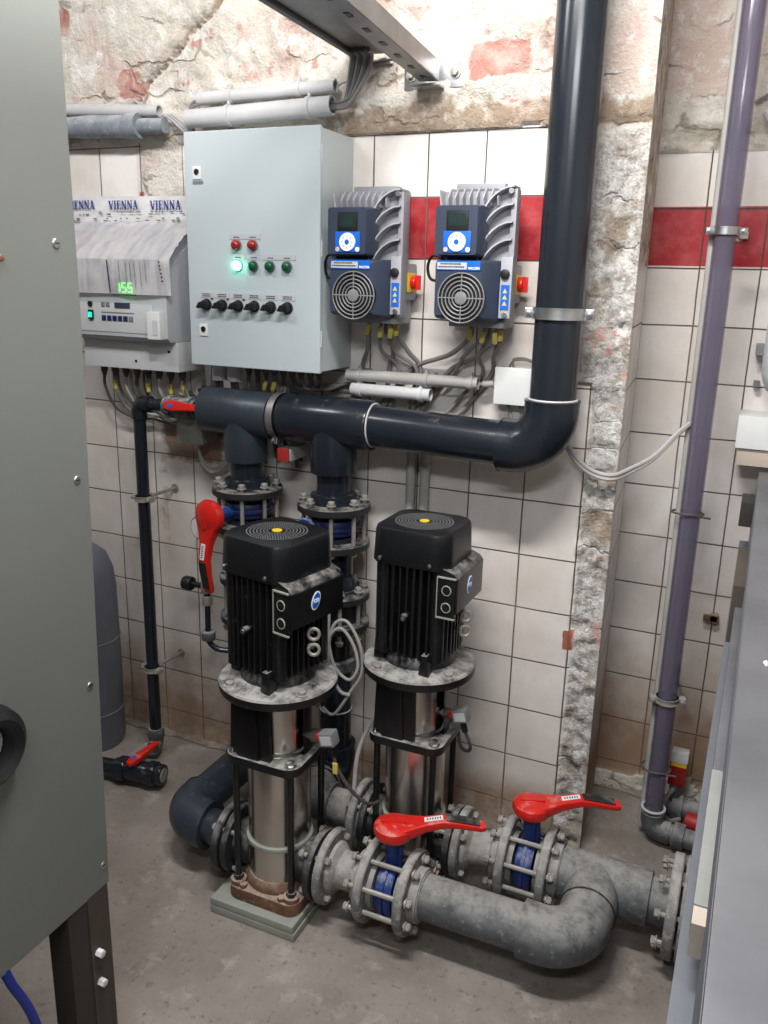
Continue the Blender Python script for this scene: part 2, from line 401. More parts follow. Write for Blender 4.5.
def crv(pts, sub=8):
    P = [Vector(p) for p in pts]; P = [P[0]*2-P[1]]+P+[P[-1]*2-P[-2]]; out = []
    for i in range(1, len(P)-2):
        a, b_, c, d = P[i-1:i+3]
        for k in range(sub):
            t = k/sub
            out.append(.5*((2*b_)+(c-a)*t+(2*a-5*b_+4*c-d)*t*t+(3*b_-a-3*c+d)*t**3))
    out.append(P[-2]); return out
def arc(c, a, b_, r, t0, t1, n=12):
    c, a, b_ = Vector(c), Vector(a), Vector(b_)
    return [c+a*math.cos(t0+(t1-t0)*i/n)*r+b_*math.sin(t0+(t1-t0)*i/n)*r for i in range(n+1)]
def text(body, size, pos, matname, parent, name='lettering', ux=(1, 0, 0), uy=(0, 0, 1), bold=0.0, ext=.0004, sx=1.0, align='CENTER'):
    cu = bpy.data.curves.new('t', 'FONT'); cu.body = body; cu.size = size; cu.extrude = ext; cu.align_x = align; cu.align_y = 'CENTER'
    cu.offset = bold; cu.resolution_u = 2
    to = bpy.data.objects.new('t', cu); C.objects.link(to)
    dg = bpy.context.evaluated_depsgraph_get(); me = bpy.data.meshes.new_from_object(to.evaluated_get(dg))
    bpy.data.objects.remove(to)
    ux, uy = Vector(ux), Vector(uy); n_ = ux.cross(uy)
    Mx = Matrix((ux*sx, uy, n_)).transposed().to_4x4(); Mx.translation = Vector(pos)
    if parent is not None: Mx.translation -= Vector(parent.get('_o', (0, 0, 0)))
    me.transform(Mx); me.materials.clear(); me.materials.append(MATS[matname])
    o = bpy.data.objects.new(name, me); C.objects.link(o)
    if parent is not None: o.parent = parent; o['_o'] = parent.get('_o', (0, 0, 0))
    return o

# ================================================================== SETTING
def inr(x, a, b_, s=.02):
    return max(0, min(1, (x-a)/s+.5))*max(0, min(1, (b_-x)/s+.5))
def fb(x, z, sc, seed=0, oct_=5):
    return noise.fractal(Vector((x*sc+seed, 3.3+seed, z*sc)), .8, 2.0, oct_)
def grid_wall(name, matname, xs, zs, fn, place):
    """fn(h,z) -> (depth towards the room, R, G, B)"""
    t = bmesh.new(); lay = None; V = []; cols = []
    for z in zs:
        row = []
        for h in xs:
            d, r, g_, b_ = fn(h, z); row.append(t.verts.new(place(h, z, d))); cols.append((r, g_, b_, 1))
        V.append(row)
    for i in range(len(zs)-1):
        for j in range(len(xs)-1): t.faces.new((V[i][j], V[i][j+1], V[i+1][j+1], V[i+1][j]))
    me = bpy.data.meshes.new(name); t.to_mesh(me); t.free()
    a = me.color_attributes.new('zone', 'FLOAT_COLOR', 'POINT')
    for i, c in enumerate(cols): a.data[i].color = c
    me.materials.append(MATS[matname])
    for f in me.polygons: f.use_smooth = True
    o = bpy.data.objects.new(name, me); C.objects.link(o); o['kind'] = 'structure'
    return o
def lin(a, b_, st):
    n = max(1, round((b_-a)/st)); return [a+(b_-a)*i/n for i in range(n+1)]
TOP = Z0+6*T
BR = [(1.15, 1.30, 2.015, 2.092, .85), (.125, .19, 2.02, 2.10, .85), (-.12, -.04, 2.19, 2.27, .8), (1.225, 1.275, 1.95, 1.98, .6), (1.16, 1.29, 2.10, 2.125, .5),
      (.20, .42, 2.03, 2.10, .42), (.45, .75, 2.04, 2.10, .42), (.30, .60, 2.13, 2.20, .40), (.65, .86, 2.13, 2.2, .42), (1.3, 1.38, 2.02, 2.09, .4)]
def main_fn(x, z):
    n = fb(x, z, 9, 1); n2 = fb(x, z, 30, 5, 3)
    R = G = B = 0.0; d = 0.0
    up = max(0, min(1, (z-TOP-.004-.006*n)/.012))
    edge = 1.500+.010*n
    if z > 1.305+.01*n: edge = 1.440+.004*n2
    side = max(0, min(1, (x-edge)/.010))
    if up > 0:
        R = 1
        d = .012+.016*n+.006*n2
        if x > .0: # browner band right above the tiles
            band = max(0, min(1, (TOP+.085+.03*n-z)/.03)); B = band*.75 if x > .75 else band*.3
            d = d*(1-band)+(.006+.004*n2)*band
        # smooth plaster remnant, left of a diagonal edge
        q = (z-1.96)-(x-.06)*.75+.03*n
        if z > 1.95:
            pm = max(0, min(1, (q)/.012)); d += pm*.022-(.012*n)*pm
            crack = max(0, 1-abs(q)/.016); B = max(B, crack*1.0); d -= crack*.02
        # pillar plaster right of the big pipe
        pp = max(0, min(1, (x-1.40)/.03)); d = d*(1-pp)+(.010+.004*n)*pp
        for a in BR: G = max(G, a[4]*inr(x+.012*n, a[0], a[1], .03)*inr(z+.010*n2, a[2], a[3], .02))
        d *= up; d -= .006*G
    if side > 0 and up < 1:
        R = max(R, side); ru = max(0, min(1, (x-1.503-.012*n)/.01)) if z > 1.3 else 1
        d = max(d, 0)+side*((-.012+.014*n+.010*n2+.010*fb(x, z, 70, 8, 3))*ru+.004*(1-ru))
        if z < 1.9:
            if fb(x, z, 7, 22, 3) > .62: G = .5*side
            if z < 1.0 and fb(x, z, 6, 31, 3) > .25: B = .5*side
            B = max(B, .35*side if x > 1.565 else 0)
        if x > 1.568: d *= max(0, (1.585-x)/.017)
    if side < .5 and up < .5:
        # missing glaze and brown dirt left of the tees
        q = inr(x, .19, .42, .05)*inr(z, .985, 1.12, .04)
        if q > 0: B = q*(.95+.3*n); G = q*(.35+.4*n2) if n2 > 0 else 0
        q = inr(x, .16, .205, .02)*inr(z, .62, 1.05, .05); B = max(B, q*.45)
        q = inr(x, .155, .30, .03)*inr(z, 1.74, 1.93, .03); R = max(R, q*.9); B = max(B, q*.1)
        if inr(x, .14, .165, .008)*inr(z, 1.735, 1.775, .01) > .5: G = 1
        if 1.485 < x and .60 < z < .66: G = .9
    return d, R, G, B
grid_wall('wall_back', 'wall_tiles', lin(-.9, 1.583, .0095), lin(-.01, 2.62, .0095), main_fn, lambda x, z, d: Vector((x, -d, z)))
def ret_fn(t, z):
    n = fb(t, z, 11, 9)
    R = 1.0 if z > 1.60+.01*n else max(0, min(1, (.022+.006*n-t)/.01)); 
    B = .55 if z > 1.6 else .3*R
    G = .7 if (t < .018 and z < 1.55 and fb(t, z, 3, 12, 2) > -.1) else 0
    return (.004*n*R if .02 < t < .35 else 0), R, G, B
grid_wall('wall_return', 'return_tiles', lin(0, .364, .013), lin(-.01, 2.62, .02), ret_fn, lambda t, z, d: Vector((1.583-.027*t/.364+d, t, z)))
def alc_fn(x, z):
    n = fb(x, z, 8, 14); n2 = fb(x, z, 28, 3, 3); R = G = B = 0; d = 0
    if z > 1.885+.004*n:
        R = 1; d = .012+.006*n
        led = inr(z, 1.885, 1.945+.01*n, .012)
        B = led*.45; d += -.03*inr(z, 1.895, 1.94, .01)*inr(x, 1.62, 2.6, .05)
        if inr(x, 1.63, 1.80, .03)*inr(z, 1.93, 2.02, .03) > .1: d += .012*n2+.01
    if z < .085+.03*n: R = .8; d = .008+.01*n2
    return d, R, G, B
grid_wall('wall_alcove', 'alcove_tiles', lin(1.556, 2.9, .014), lin(-.01, 2.62, .011), alc_fn, lambda x, z, d: Vector((x, .364-d, z)))
b = MB(); b.box(-.9, 2.9, -3.0, .40, -.12, -.0005)
fl = struct(b.build('floor', 'floor'))
mat('ceil', (.6, .58, .55), .9)
b = MB(); b.box(-.9, 2.9, -3.0, .42, 2.74, 2.80); struct(b.build('ceiling', 'ceil'))
for nm, bx in (('wall_left', (-.98, -.9, -3, .42, 0, 2.74)), ('wall_right', (2.9, 2.98, -3, .42, 0, 2.74)), ('wall_front', (-.9, 2.9, -3.08, -3.0, 0, 2.74))):
    b = MB(); b.box(*bx); struct(b.build(nm, 'ceil'))
mat('mortar', (.27, .235, .19), .95, var=.4, vs=25, speck=.6, dcol=(.46, .43, .38), bmp=.8, bs=50)
# rough mortar fillet along the foot of the walls
b = MB()
for x0, x1, y0 in ((-.9, 1.58, 0), (1.556, 2.85, .36)):
    pts = [(x, y0+.004+.012*fb(x, 0, 12, 40), .004) for x in lin(x0, x1, .03)]
    b.tube(pts, .012, 6, rs=[.014+.010*abs(fb(x, 1, 20, 8)) for x in lin(x0, x1, .03)])
struct(b.build('baseboard_back', 'mortar'))

# ================================================================== FITTINGS
def bolts(parent, o, d, R, n, L, hr=.0095, ph=0, m='bolt'):
    """through bolts along d around centre o"""
    o, d = Vector(o), Vector(d).normalized(); a, b_ = frame(d)
    for k in range(n):
        t = ph+2*PI*k/n; c = o+(a*math.cos(t)+b_*math.sin(t))*R
        q = MB(); q.cyl(c-d*(L/2), c+d*(L/2), .006, 8)
        q.hexnut(c-d*(L/2), -d, hr, .009); q.hexnut(c+d*(L/2-.012), d, hr, .010)
        q.cyl(c-d*(L/2-.001), c-d*(L/2-.0035), .0125, 12); q.cyl(c+d*(L/2-.015), c+d*(L/2-.012), .0125, 12)
        q.build('bolt', m, parent)
def lever(parent, O, Mx, white=True):
    """red lever, local +x arm, +z up, hub at origin; Mx 4x4"""
    q = MB()
    q.lathe([(0, -.022), (.026, -.024), (.044, -.018), (.049, -.004), (.046, .007), (.034, .015), (.012, .017), (0, .018)], n=28)
    q.loft([((.018, 0, -.003), (0, .038, 0), (0, 0, .017)), ((.045, 0, .002), (0, .028, 0), (0, 0, .015)), ((.075, 0, .009), (0, .019, 0), (0, 0, .012)),
            ((.118, 0, .018), (0, .0175, 0), (0, 0, .010)), ((.150, 0, .016), (0, .0175, 0), (0, 0, .008)), ((.205, 0, .007), (0, .0175, 0), (0, 0, .0065)), ((.217, 0, .006), (0, .013, 0), (0, 0, .006))])
    q.prism([(-.03, -.004), (.03, -.009), (.03, .009), (-.03, .004)], (.0, 0, .012), (1, 0, 0), (0, 1, 0), (0, 0, .008), bev=.002)
    h = q.build('handle', 'red', parent, mtx=Matrix.Translation(O) @ Mx)
    q = MB()
    q.loft([((.124, 0, .0275), (0, .0125, 0), (0, 0, .003)), ((.150, 0, .0245), (0, .0140, 0), (0, 0, .003)), ((.203, 0, .0155), (0, .0125, 0), (0, 0, .003))])
    q.build('grip', 'rubber', h, mtx=Matrix.Translation(O) @ Mx)
    if white:
        q = MB(); q.loft([((.072, 0, .0212), (0, .008, 0), (0, 0, .0008)), ((.116, 0, .0288), (0, .008, 0), (0, 0, .0008))], rnd=.1)
        q.m = 1
        for i in range(6): q.box(.078+i*.006, .081+i*.006, -.004, .003, .0228+i*.00104, .0238+i*.00104)
        q.build('handle_label', ['paper_white', 'text'], h, mtx=Matrix.Translation(O) @ Mx)
    return h
def butterfly(label, ctr, flow, neck, nlen, lev_rot, fl_mat, R=.1, half=.052, hasdle=True, body='blue', pipe_r=.052):
    ctr = Vector(ctr); f = Vector(flow).normalized(); n_ = Vector(neck).normalized(); s_ = n_.cross(f)
    t = thing('butterfly_valve', label, 'valve', ctr-Vector((0, 0, R)), group='bolted butterfly valves')
    q = MB(); q.lathe([(.040, -.021), (.064, -.021), (.068, -.015), (.068, .015), (.064, .021), (.040, .021)], ctr, f, 36)
    q.lathe([(0, -.004), (.04, -.004), (.04, .004), (0, .004)], ctr, f, 24)
    q.ring(ctr-f*.004, ctr+f*.004, .074, .066)
    for sg in (-1, 1):
        for a_ in (.78, 2.36): pass
    q.cyl(ctr-n_*.06, ctr-n_*.088, .012, 12, bev=.002)
    q.m = 0
    q.build('valve_body', body, t)
    q = MB(); q.cyl(ctr+n_*.055, ctr+n_*(nlen-.045), .0175, 20)
    q.prism([(-.005, .05), (.005, .05), (.005, nlen-.04), (-.005, nlen-.04)], ctr, s_*1.0, n_, f*.024)
    q.cyl(ctr+n_*(nlen-.045), ctr+n_*(nlen-.022), .021, 20, r1=.024, bev=.002)
    q.build('neck', 'blue', t)
    for sg in (-1, 1):
        q = MB(); c = ctr+f*(half*sg)
        q.lathe([(.048, -.011), (R-.003, -.011), (R, -.008), (R, .008), (R-.003, .011), (.048, .011)], c, f, 40)
        q.build('flange', fl_mat, t)
        q = MB(); q.lathe([(.048, -.032), (.064, -.032), (.066, 0.0), (.066, .024), (.048, .024)], c, -f*sg, 32)
        q.lathe([(pipe_r-.01, .010), (pipe_r+.006, .010), (pipe_r+.006, .034), (pipe_r+.001, .036), (pipe_r-.01, .036)], c, f*sg, 32)
        q.build('collar', 'pvc_caked' if fl_mat == 'flange_grey' else 'pvc', t)
    bolts(t, ctr, f, R*.83, 8, half*2+(.06 if fl_mat == 'flange_grey' else .046), ph=.39)
    Mx = Matrix((f, s_, n_)).transposed().to_4x4() @ Matrix.Rotation(lev_rot, 4, 'Z')
    if hasdle: lever(t, ctr+n_*nlen, Mx)
    else:
        q = MB(); q.lathe([(0, 0), (.036, 0), (.038, .006), (.034, .009), (0, .009)], ctr+n_*(nlen-.024), n_, 28); q.build('top_flange', 'blue', t)
        q = MB(); q.cyl(ctr+n_*(nlen-.015), ctr+n_*(nlen-.002), .009, 4); q.build('stem', 'zinc', t)
    return t

PZ = .14
butterfly('dusty grey flanged butterfly valve with red lever in the front pipe, nearest the camera', (1.226, -.515, PZ), (1, 0, 0), (0, 0, 1), .163, math.radians(25), 'flange_grey')
butterfly('dusty grey flanged butterfly valve with red lever near the foot of the broken wall edge', (1.500, -.285, PZ), (1, 0, 0), (0, 0, 1), .163, math.radians(24), 'flange_grey')
v3 = butterfly('butterfly valve with black flanges on the left riser, its red lever hanging down', (.582, -.13, .912), (0, 0, -1), (-.22, -1, 0), .150, math.radians(0), 'flange_black', body='blue_dark')
v4 = butterfly('butterfly valve with black flanges and no lever showing, on the riser between the two motors', (.860, -.13, .900), (0, 0, -1), (-.30, -1, 0), .125, 0, 'flange_black', hasdle=False, body='blue_dark')

# ------------------------------------------------------------------ pump
def sq(a, r, n=5):
    P_ = []
    for q, (sx, sy_) in enumerate(((1, 1), (-1, 1), (-1, -1), (1, -1))):
        for k in range(n):
            th = q*PI/2+PI/2*k/(n-1); P_.append((sx*(a-r)+r*math.cos(th), sy_*(a-r)+r*math.sin(th)))
    return P_
def make_pump(label, group):
    t = thing('vertical_pump', label, 'pump', group=group, local=True)
    q = MB(); X, Y, Z = (1, 0, 0), (0, 1, 0), (0, 0, 1)
    q.prism(sq(.100, .03), (0, 0, 0), X, Y, (0, 0, .034), bev=.004)
    for sx in (-1, 1):
        for sy_ in (-1, 1):
            q.cyl((sx*.076, sy_*.076, .034), (sx*.076, sy_*.076, .046), .020, 16)
    q.lathe([(.0, .03), (.088, .03), (.088, .05), (.080, .062), (0, .062)], n=36)
    q.cyl((-.125, 0, .10), (.125, 0, .10), .055, 24)
    q.build('base_casting', 'rust', t)
    for sg in (-1, 1):
        q = MB(); q.cyl((.110*sg, 0, .10), (.128*sg, 0, .10), .088, 32, bev=.003); q.cyl((.06*sg, 0, .10), (.111*sg, 0, .10), .058, 28); q.build('port_flange', 'flange_black', t)
    for sx in (-1, 1):
        for sy_ in (-1, 1):
            q = MB(); q.hexnut((sx*.055, sy_*.088, .034), Z, .010, .010); q.build('foot_bolt', 'rust', t)
    q = MB(); q.lathe([(.078, .055), (.078, .395), (.0775, .41), (.0, .41)], n=48)
    q.build('sleeve', 'steel', t)
    q = MB(); q.lathe([(.078, .150), (.084, .152), (.085, .157), (.084, .162), (.078, .164)], n=48); q.build('sleeve_ring', 'slab', t)
    for sx in (-1, 1):
        for sy_ in (-1, 1):
            q = MB(); q.cyl((sx*.076, sy_*.076, .045), (sx*.076, sy_*.076, .392), .0085, 12)
            q.hexnut((sx*.076, sy_*.076, .046), Z, .013, .012); q.build('tie_rod', 'pump_black', t)
    q = MB(); q.prism(sq(.100, .034, 7), (0, 0, .385), X, Y, (0, 0, .022), bev=.003)
    q.lathe([(0, .405), (.074, .405), (.070, .412), (0, .412)], n=32)
    hp = q.build('head_plate', 'black_dusty', t)
    for sx, sy_ in ((1, -1), (-1, -1), (1, 1), (-1, 1)):
        q = MB(); q.cyl((sx*.078, sy_*.078, .407), (sx*.078, sy_*.078, .410), .0145, 16); q.hexnut((sx*.078, sy_*.078, .410), Z, .011, .010)
        q.build('plate_bolt', 'zinc', hp)
    # stool : two cast side walls and the sheet guard seen between them
    q = MB()
    for a0 in (168, -12):
        q.lathe([(.066, .407), (.084, .407), (.082, .43), (.080, .48), (.082, .565), (.066, .565), (.066, .407)], n=14, a0=math.radians(a0+4), a1=math.radians(a0+116))
    q.prism([(-.072, 0), (.040, 0), (.034, .165), (-.066, .165)], (-.012, -.088, .405), X, Z, (0, .012, 0), bev=.004)
    q.prism([(-.03, 0), (.03, 0), (.022, .16), (-.022, .16)], (-.03, -.094, .405), X, Z, (0, .012, 0), bev=.003)
    q.prism([(-.05, 0), (.06, 0), (.054, .165), (-.044, .165)], (-.092, 0, .405), Y, Z, (.012, 0, 0), bev=.004)
    q.build('motor_stool', 'pump_black', t)
    q = MB(); q.cyl((0, 0, .41), (0, 0, .56), .066, 36); q.build('coupling_guard', 'steel', t)
    # motor flange
    q = MB(); q.lathe([(0, .562), (.128, .562), (.140, .568), (.142, .574), (.142, .588), (.138, .592), (.118, .594), (.100, .600), (0, .602)], n=56)
    q.build('motor_flange', 'black_dusty', t)
    for k in range(4):
        a_ = PI/4+k*PI/2+.2; q = MB(); q.cyl((.124*math.cos(a_), .124*math.sin(a_), .590), (.124*math.cos(a_), .124*math.sin(a_), .595), .014, 14)
        q.hexnut((.124*math.cos(a_), .124*math.sin(a_), .595), Z, .010, .008); q.build('flange_bolt', 'bolt', t)
    # motor body with cooling fins
    q = MB(); q.lathe([(0, .60), (.096, .60), (.092, .612), (.080, .625), (.078, .87), (0, .87)], n=40)
    q.lathe([(0, .862), (.088, .862), (.092, .868), (.092, .884), (0, .884)], n=40)
    for i in range(-4, 5):
        c = i*.0188; e = .103-.012*(abs(i)/4)**3
        for (ax, sg) in (('y', -1), ('y', 1), ('x', -1), ('x', 1)):
            if ax == 'y': lo, hi = sorted((sg*.05, sg*e)); q.box(c-.0030, c+.0030, lo, hi, .632, .866, bev=.0022, seg=2)
            else: lo, hi = sorted((sg*.05, sg*e)); q.box(lo, hi, c-.0030, c+.0030, .632, .866, bev=.0022, seg=2)
    for sx, sy_ in ((-1, -1), (1, -1), (1, 1), (-1, 1)):
        q.cyl((sx*.074, sy_*.074, .63), (sx*.074, sy_*.074, .868), .020, 12)
    q.box(-.005, .005, -.112, -.09, .735, .747, bev=.002)
    q.cyl((.0, -.103, .741), (0, -.120, .741), .009, 12, bev=.001)
    mb = q.build('motor_body', 'fin_black', t)
    q = MB(); q.cyl((.0, -.119, .741), (0, -.124, .741), .0055, 10, bev=.001); q.build('earth_screw', 'zinc', mb)
    # fan cover
    q = MB(); t_ = bmesh.new(); levels = [(.864, .1055, .045), (.867, .1065, .045), (.940, .1035, .045), (.948, .1005, .044), (.951, .096, .043)]
    rings = []
    for z, a_, r_ in levels: rings.append([t_.verts.new((x, y, z)) for x, y in sq(a_, r_, 9)])
    for p, r_ in zip(rings, rings[1:]):
        for i in range(len(p)): j = (i+1) % len(p); t_.faces.new((p[i], p[j], r_[j], r_[i]))
    t_.faces.new(rings[-1]); t_.faces.new(rings[0][::-1]); q._merge(t_)
    fc = q.build('fan_cover', 'cover_black', t)
    q = MB()
    for i in range(7): 
        R_ = .024+i*.0082
        nn = int(2*PI*R_/.0062)
        for k in range(nn):
            a_ = 2*PI*k/nn; q.box(-.0011, .0011, -.0018, .0018, -.0001, .0006, mtx=Matrix.Translation((R_*math.cos(a_), R_*math.sin(a_), .9512)) @ Matrix.Rotation(a_, 4, 'Z'))
    q.build('vent_holes', 'grille', fc)
    q = MB(); q.cyl((0, 0, .951), (0, 0, .953), .0125, 20); q.build('yellow_sticker', 'yellow', fc)
    for sx in (-.075, .060):
        q = MB(); q.cyl((sx, -.100, .876), (sx, -.1095, .876), .005, 10, bev=.001); q.build('cover_screw', 'zinc', fc)
    # terminal box on the +x side
    q = MB(); q.prism([(.080, .752), (.132, .766), (.132, .850), (.122, .862), (.080, .876)], (0, -.096, 0), X, Z, (0, .19, 0), bev=.004)
    q.box(.080, .127, -.100, -.092, .756, .852, bev=.002)
    q.m = 1; q.box(.080, .129, -.1025, -.098, .752, .7555); q.box(.080, .129, -.1025, -.098, .851, .8545); q.box(.079, .0815, -.1015, -.098, .752, .853)
    q.m = 0
    tb = q.build('terminal_box', ['pump_black', 'slab'], t)
    for z in (.780, .822):
        q = MB(); q.torus((.105, -.101, z), Y, .0115, .0016, 20, 6); q.m = 1; q.cyl((.105, -.098, z), (.105, -.103, z), .009, 16); q.build('gland_plug', ['slab', 'black'], tb)
    q = MB(); pts = []
    for k in range(28):
        a_ = 2*PI*k/28; r_ = .0205; sx_ = math.cos(a_)*r_*.82; sz_ = math.sin(a_)*r_*1.15
        sx_ += .25*sz_; pts.append((sx_*.9, sz_*.9))
    q.prism(pts, (.1322, -.010, .815), Y, Z, (.0012, 0, 0)); q.m = 1
    q.prism([(x*.84, y*.84) for x, y in pts], (.1332, -.010, .815), Y, Z, (.0008, 0, 0))
    em = q.build('emblem', ['text_white', 'label_blue'], tb)
    tx = text('KSB', .0125, (.1344, -.010, .815), 'text_white', em, 'lettering', ux=(0, 1, 0), uy=(0, 0, 1), bold=.0003)
    # lifting eyes
    for z in (.695, .733):
        q = MB(); q.torus((.128, -.012, z), (.6, -.8, .05), .0130, .0042, 20, 8); q.cyl((.114, -.004, z), (.086, .010, z), .006, 10)
        q.build('lifting_eye', 'bolt', t)
    q = MB(); q.prism([(-.014, 0), (.014, 0), (.008, .05), (-.008, .05)], (.055, -.108, .60), X, Z, (0, .03, 0), bev=.003); q.build('motor_foot_rib', 'pump_black', t)
    q = MB(); q.prism([(-.014, 0), (.014, 0), (.008, .05), (-.008, .05)], (-.105, -.05, .60), Y, Z, (.03, 0, 0), bev=.003)
    q.build('motor_foot_rib', 'pump_black', t)
    return t
MOTOR = ('motor_body', 'fan_cover', 'terminal_box', 'lifting_eye', 'motor_foot_rib')
def place_pump(p, x, y, rot):
    p.location = (x, y, .042)
    for ch in p.children:
        if ch.name.split('.')[0] in MOTOR: ch.rotation_euler = (0, 0, rot); ch.scale = (.945, .945, 1)
p1 = make_pump('black and steel vertical pump on the left, standing nearer the camera on pale slabs', 'pair of vertical pumps')
p2 = copy_tree(p1); p2['label'] = 'black and steel vertical pump on the right, set back close to the tiled wall'
place_pump(p1, .918, -.522, math.radians(-12)); place_pump(p2, 1.186, -.285, math.radians(-1))
for (x, y, l1, l2) in ((.905, -.527, 'lower pale concrete slab under the left pump', 'upper pale concrete slab directly beneath the left pump foot'),
                       (1.172, -.285, 'lower pale concrete slab under the right pump', 'upper pale concrete slab directly beneath the right pump foot')):
    for i, l in enumerate((l1, l2)):
        q = MB(); s = .004*(1-i)
        q.box(x-.119+s*.3, x+.119+s, y-.118-s*.2, y+.118, .021*i, .0205+.021*i, bev=.0025)
        tag(setbase(q.build('concrete_slab', 'slab')), l, 'slab', 'slabs under the pumps')

# pump companion flanges, suction (right) and discharge (left)
def counter(label, x, y, sg, m, m2):
    t = thing('pipe_flange', label, 'flange', (x, y, PZ-.088), group='flanges bolted to the pump ports')
    q = MB(); q.lathe([(.04, 0), (.088, 0), (.092, .003), (.092, .018), (.088, .021), (.04, .021)], (x, y, PZ), (sg, 0, 0), 40); q.build('backing_ring', m, t)
    q = MB(); q.lathe([(.03, -.004), (.064, -.004), (.064, .030), (.048, .042), (.044, .060), (.03, .060)], (x, y, PZ), (sg, 0, 0), 32); q.build('collar', m2, t)
    bolts(t, (x-sg*.004, y, PZ), (sg, 0, 0), .074, 4, .075, ph=PI/4)
    return t
counter('dusty grey flange joining the left pump to the front suction pipe', 1.052, -.515, 1, 'flange_grey', 'pvc_caked')
counter('dusty grey flange on the right side of the right pump', 1.317, -.285, 1, 'flange_grey', 'pvc_caked')
counter('black flange on the left side of the left pump, by the blue-grey elbow', .784, -.522, -1, 'flange_black', 'pvc_blue')
counter('grimy grey flange on the left side of the right pump', 1.047, -.285, -1, 'flange_grey', 'pvc_caked')

# ------------------------------------------------------------------ suction pipework
def pipe(parent, a, b_, r, m, name='pipe'):
    q = MB(); q.cyl(a, b_, r, 36); return q.build(name, m, parent)
def elbow(parent, corner, din, dout, r, m, R=None, sock=.03, name='elbow', ro=1.16):
    """fitting whose centreline turns from direction din to dout at 'corner'"""
    c = Vector(corner); di, do = Vector(din).normalized(), Vector(dout).normalized(); R = R or r*1.5
    q = MB(); o = c-di*R+do*R
    pts = [o+(-do)*R*math.cos(t)+di*R*math.sin(t) for t in [PI/2*i/14 for i in range(15)]]
    ro_ = r*ro
    q.tube([pts[0]-di*sock]+pts+[pts[-1]+do*sock], ro_, 36)
    for p, d in ((pts[0]-di*sock, -di), (pts[-1]+do*sock, do)): q.ring(p-d*.002, p+d*.002, ro_*1.02, r*.98, 36)
    return q.build(name, m, parent)
t = thing('suction_pipe', 'grey dusty pipe with big elbow running in front of the valves to the manifold', 'pipe', (1.45, -.515, PZ-.055))
pipe(t, (1.298, -.515, PZ), (1.58, -.513, PZ), .0535, 'pvc_dusty')
elbow(t, (1.672, -.513, PZ), (1, 0, 0), (0, 1, 0), .0535, 'pvc_dusty', R=.082, sock=.040, ro=1.19)
t = thing('suction_manifold', 'dusty grey tee with wide flange going under the steel unit at right', 'pipe', (1.72, -.285, PZ-.06))
q = MB(); q.cyl((1.588, -.285, PZ), (1.80, -.285, PZ), .066, 36, bev=.003); q.cyl((1.672, -.285, PZ), (1.672, -.398, PZ), .065, 36, bev=.002)
q.build('tee', 'pvc_dusty', t)
pipe(t, (1.79, -.285, PZ), (2.3, -.285, PZ), .055, 'pvc_dusty')
q = MB(); q.torus((1.672, -.397, PZ), (0, 1, 0), .0635, .003, 36, 6); q.build('seal_ring', 'rubber', t)
for x in (1.853, 1.883):
    q = MB(); q.lathe([(.05, -.012), (.118, -.012), (.121, -.009), (.121, .009), (.118, .012), (.05, .012)], (x, -.285, PZ), (1, 0, 0), 44); q.build('flange', 'flange_grey', t)
bolts(t, (1.868, -.285, PZ), (1, 0, 0), .098, 8, .085, ph=.39)
# spool pieces between pump flange and valve
t = thing('pipe_spool', 'short dusty grey pipe between left pump flange and front valve', 'pipe', (1.12, -.515, PZ-.05), group='short suction spools'); pipe(t, (1.08, -.515, PZ), (1.16, -.515, PZ), .046, 'pvc_caked')
t = thing('pipe_spool', 'short dusty grey pipe between right pump flange and rear valve', 'pipe', (1.39, -.285, PZ-.05), group='short suction spools'); pipe(t, (1.345, -.285, PZ), (1.435, -.285, PZ), .046, 'pvc_caked')
# discharge pipes at pump left
t = thing('discharge_pipe', 'blue-grey pipe elbowing back to the wall on the left of the left pump', 'pipe', (.64, -.35, .07))
pipe(t, (.735, -.515, PZ), (.68, -.515, PZ), .045, 'pvc_blue'); elbow(t, (.605, -.515, PZ), (-1, 0, 0), (0, 1, 0), .0535, 'pvc_blue', R=.07, sock=.022, ro=1.17)
pipe(t, (.605, -.42, PZ), (.605, -.20, PZ), .0535, 'pvc_blue'); elbow(t, (.605, -.13, PZ), (0, 1, 0), (0, 0, 1), .0535, 'pvc_blue', R=.07, sock=.02)
pipe(t, (.605, -.13, .22), (.605, -.13, .36), .045, 'pvc_blue'); 
q = MB(); q.lathe([(.045, 0), (.062, 0), (.066, .02), (.06, .05), (.05, .07), (.045, .07)], (.605, -.13, .36), (0, 0, 1), 32); q.build('union', 'pvc_blue', t)
t = thing('discharge_pipe', 'pipe from the right pump turning up behind the left pump', 'pipe', (.93, -.285, .07))
pipe(t, (.995, -.285, PZ), (.93, -.285, PZ), .046, 'pvc_caked'); elbow(t, (.872, -.285, PZ), (-1, 0, 0), (0, 1, 0), .050, 'pvc_dusty', R=.06, sock=.015)
elbow(t, (.872, -.13, PZ), (0, 1, 0), (0, 0, 1), .050, 'pvc', R=.06, sock=.03)
pipe(t, (.872, -.13, .22), (.872, -.13, .50), .045, 'pvc')
q = MB(); q.torus((.872, -.13, .345), (0, 0, 1), .0455, .0022, 32, 6); q.build('glue_ring', 'conduit', t)
q = MB(); q.lathe([(.045, 0), (.056, 0), (.056, .03), (.05, .035), (.045, .035)], (.872, -.13, .475), (0, 0, 1), 32); q.build('union', 'pvc_dusty', t)
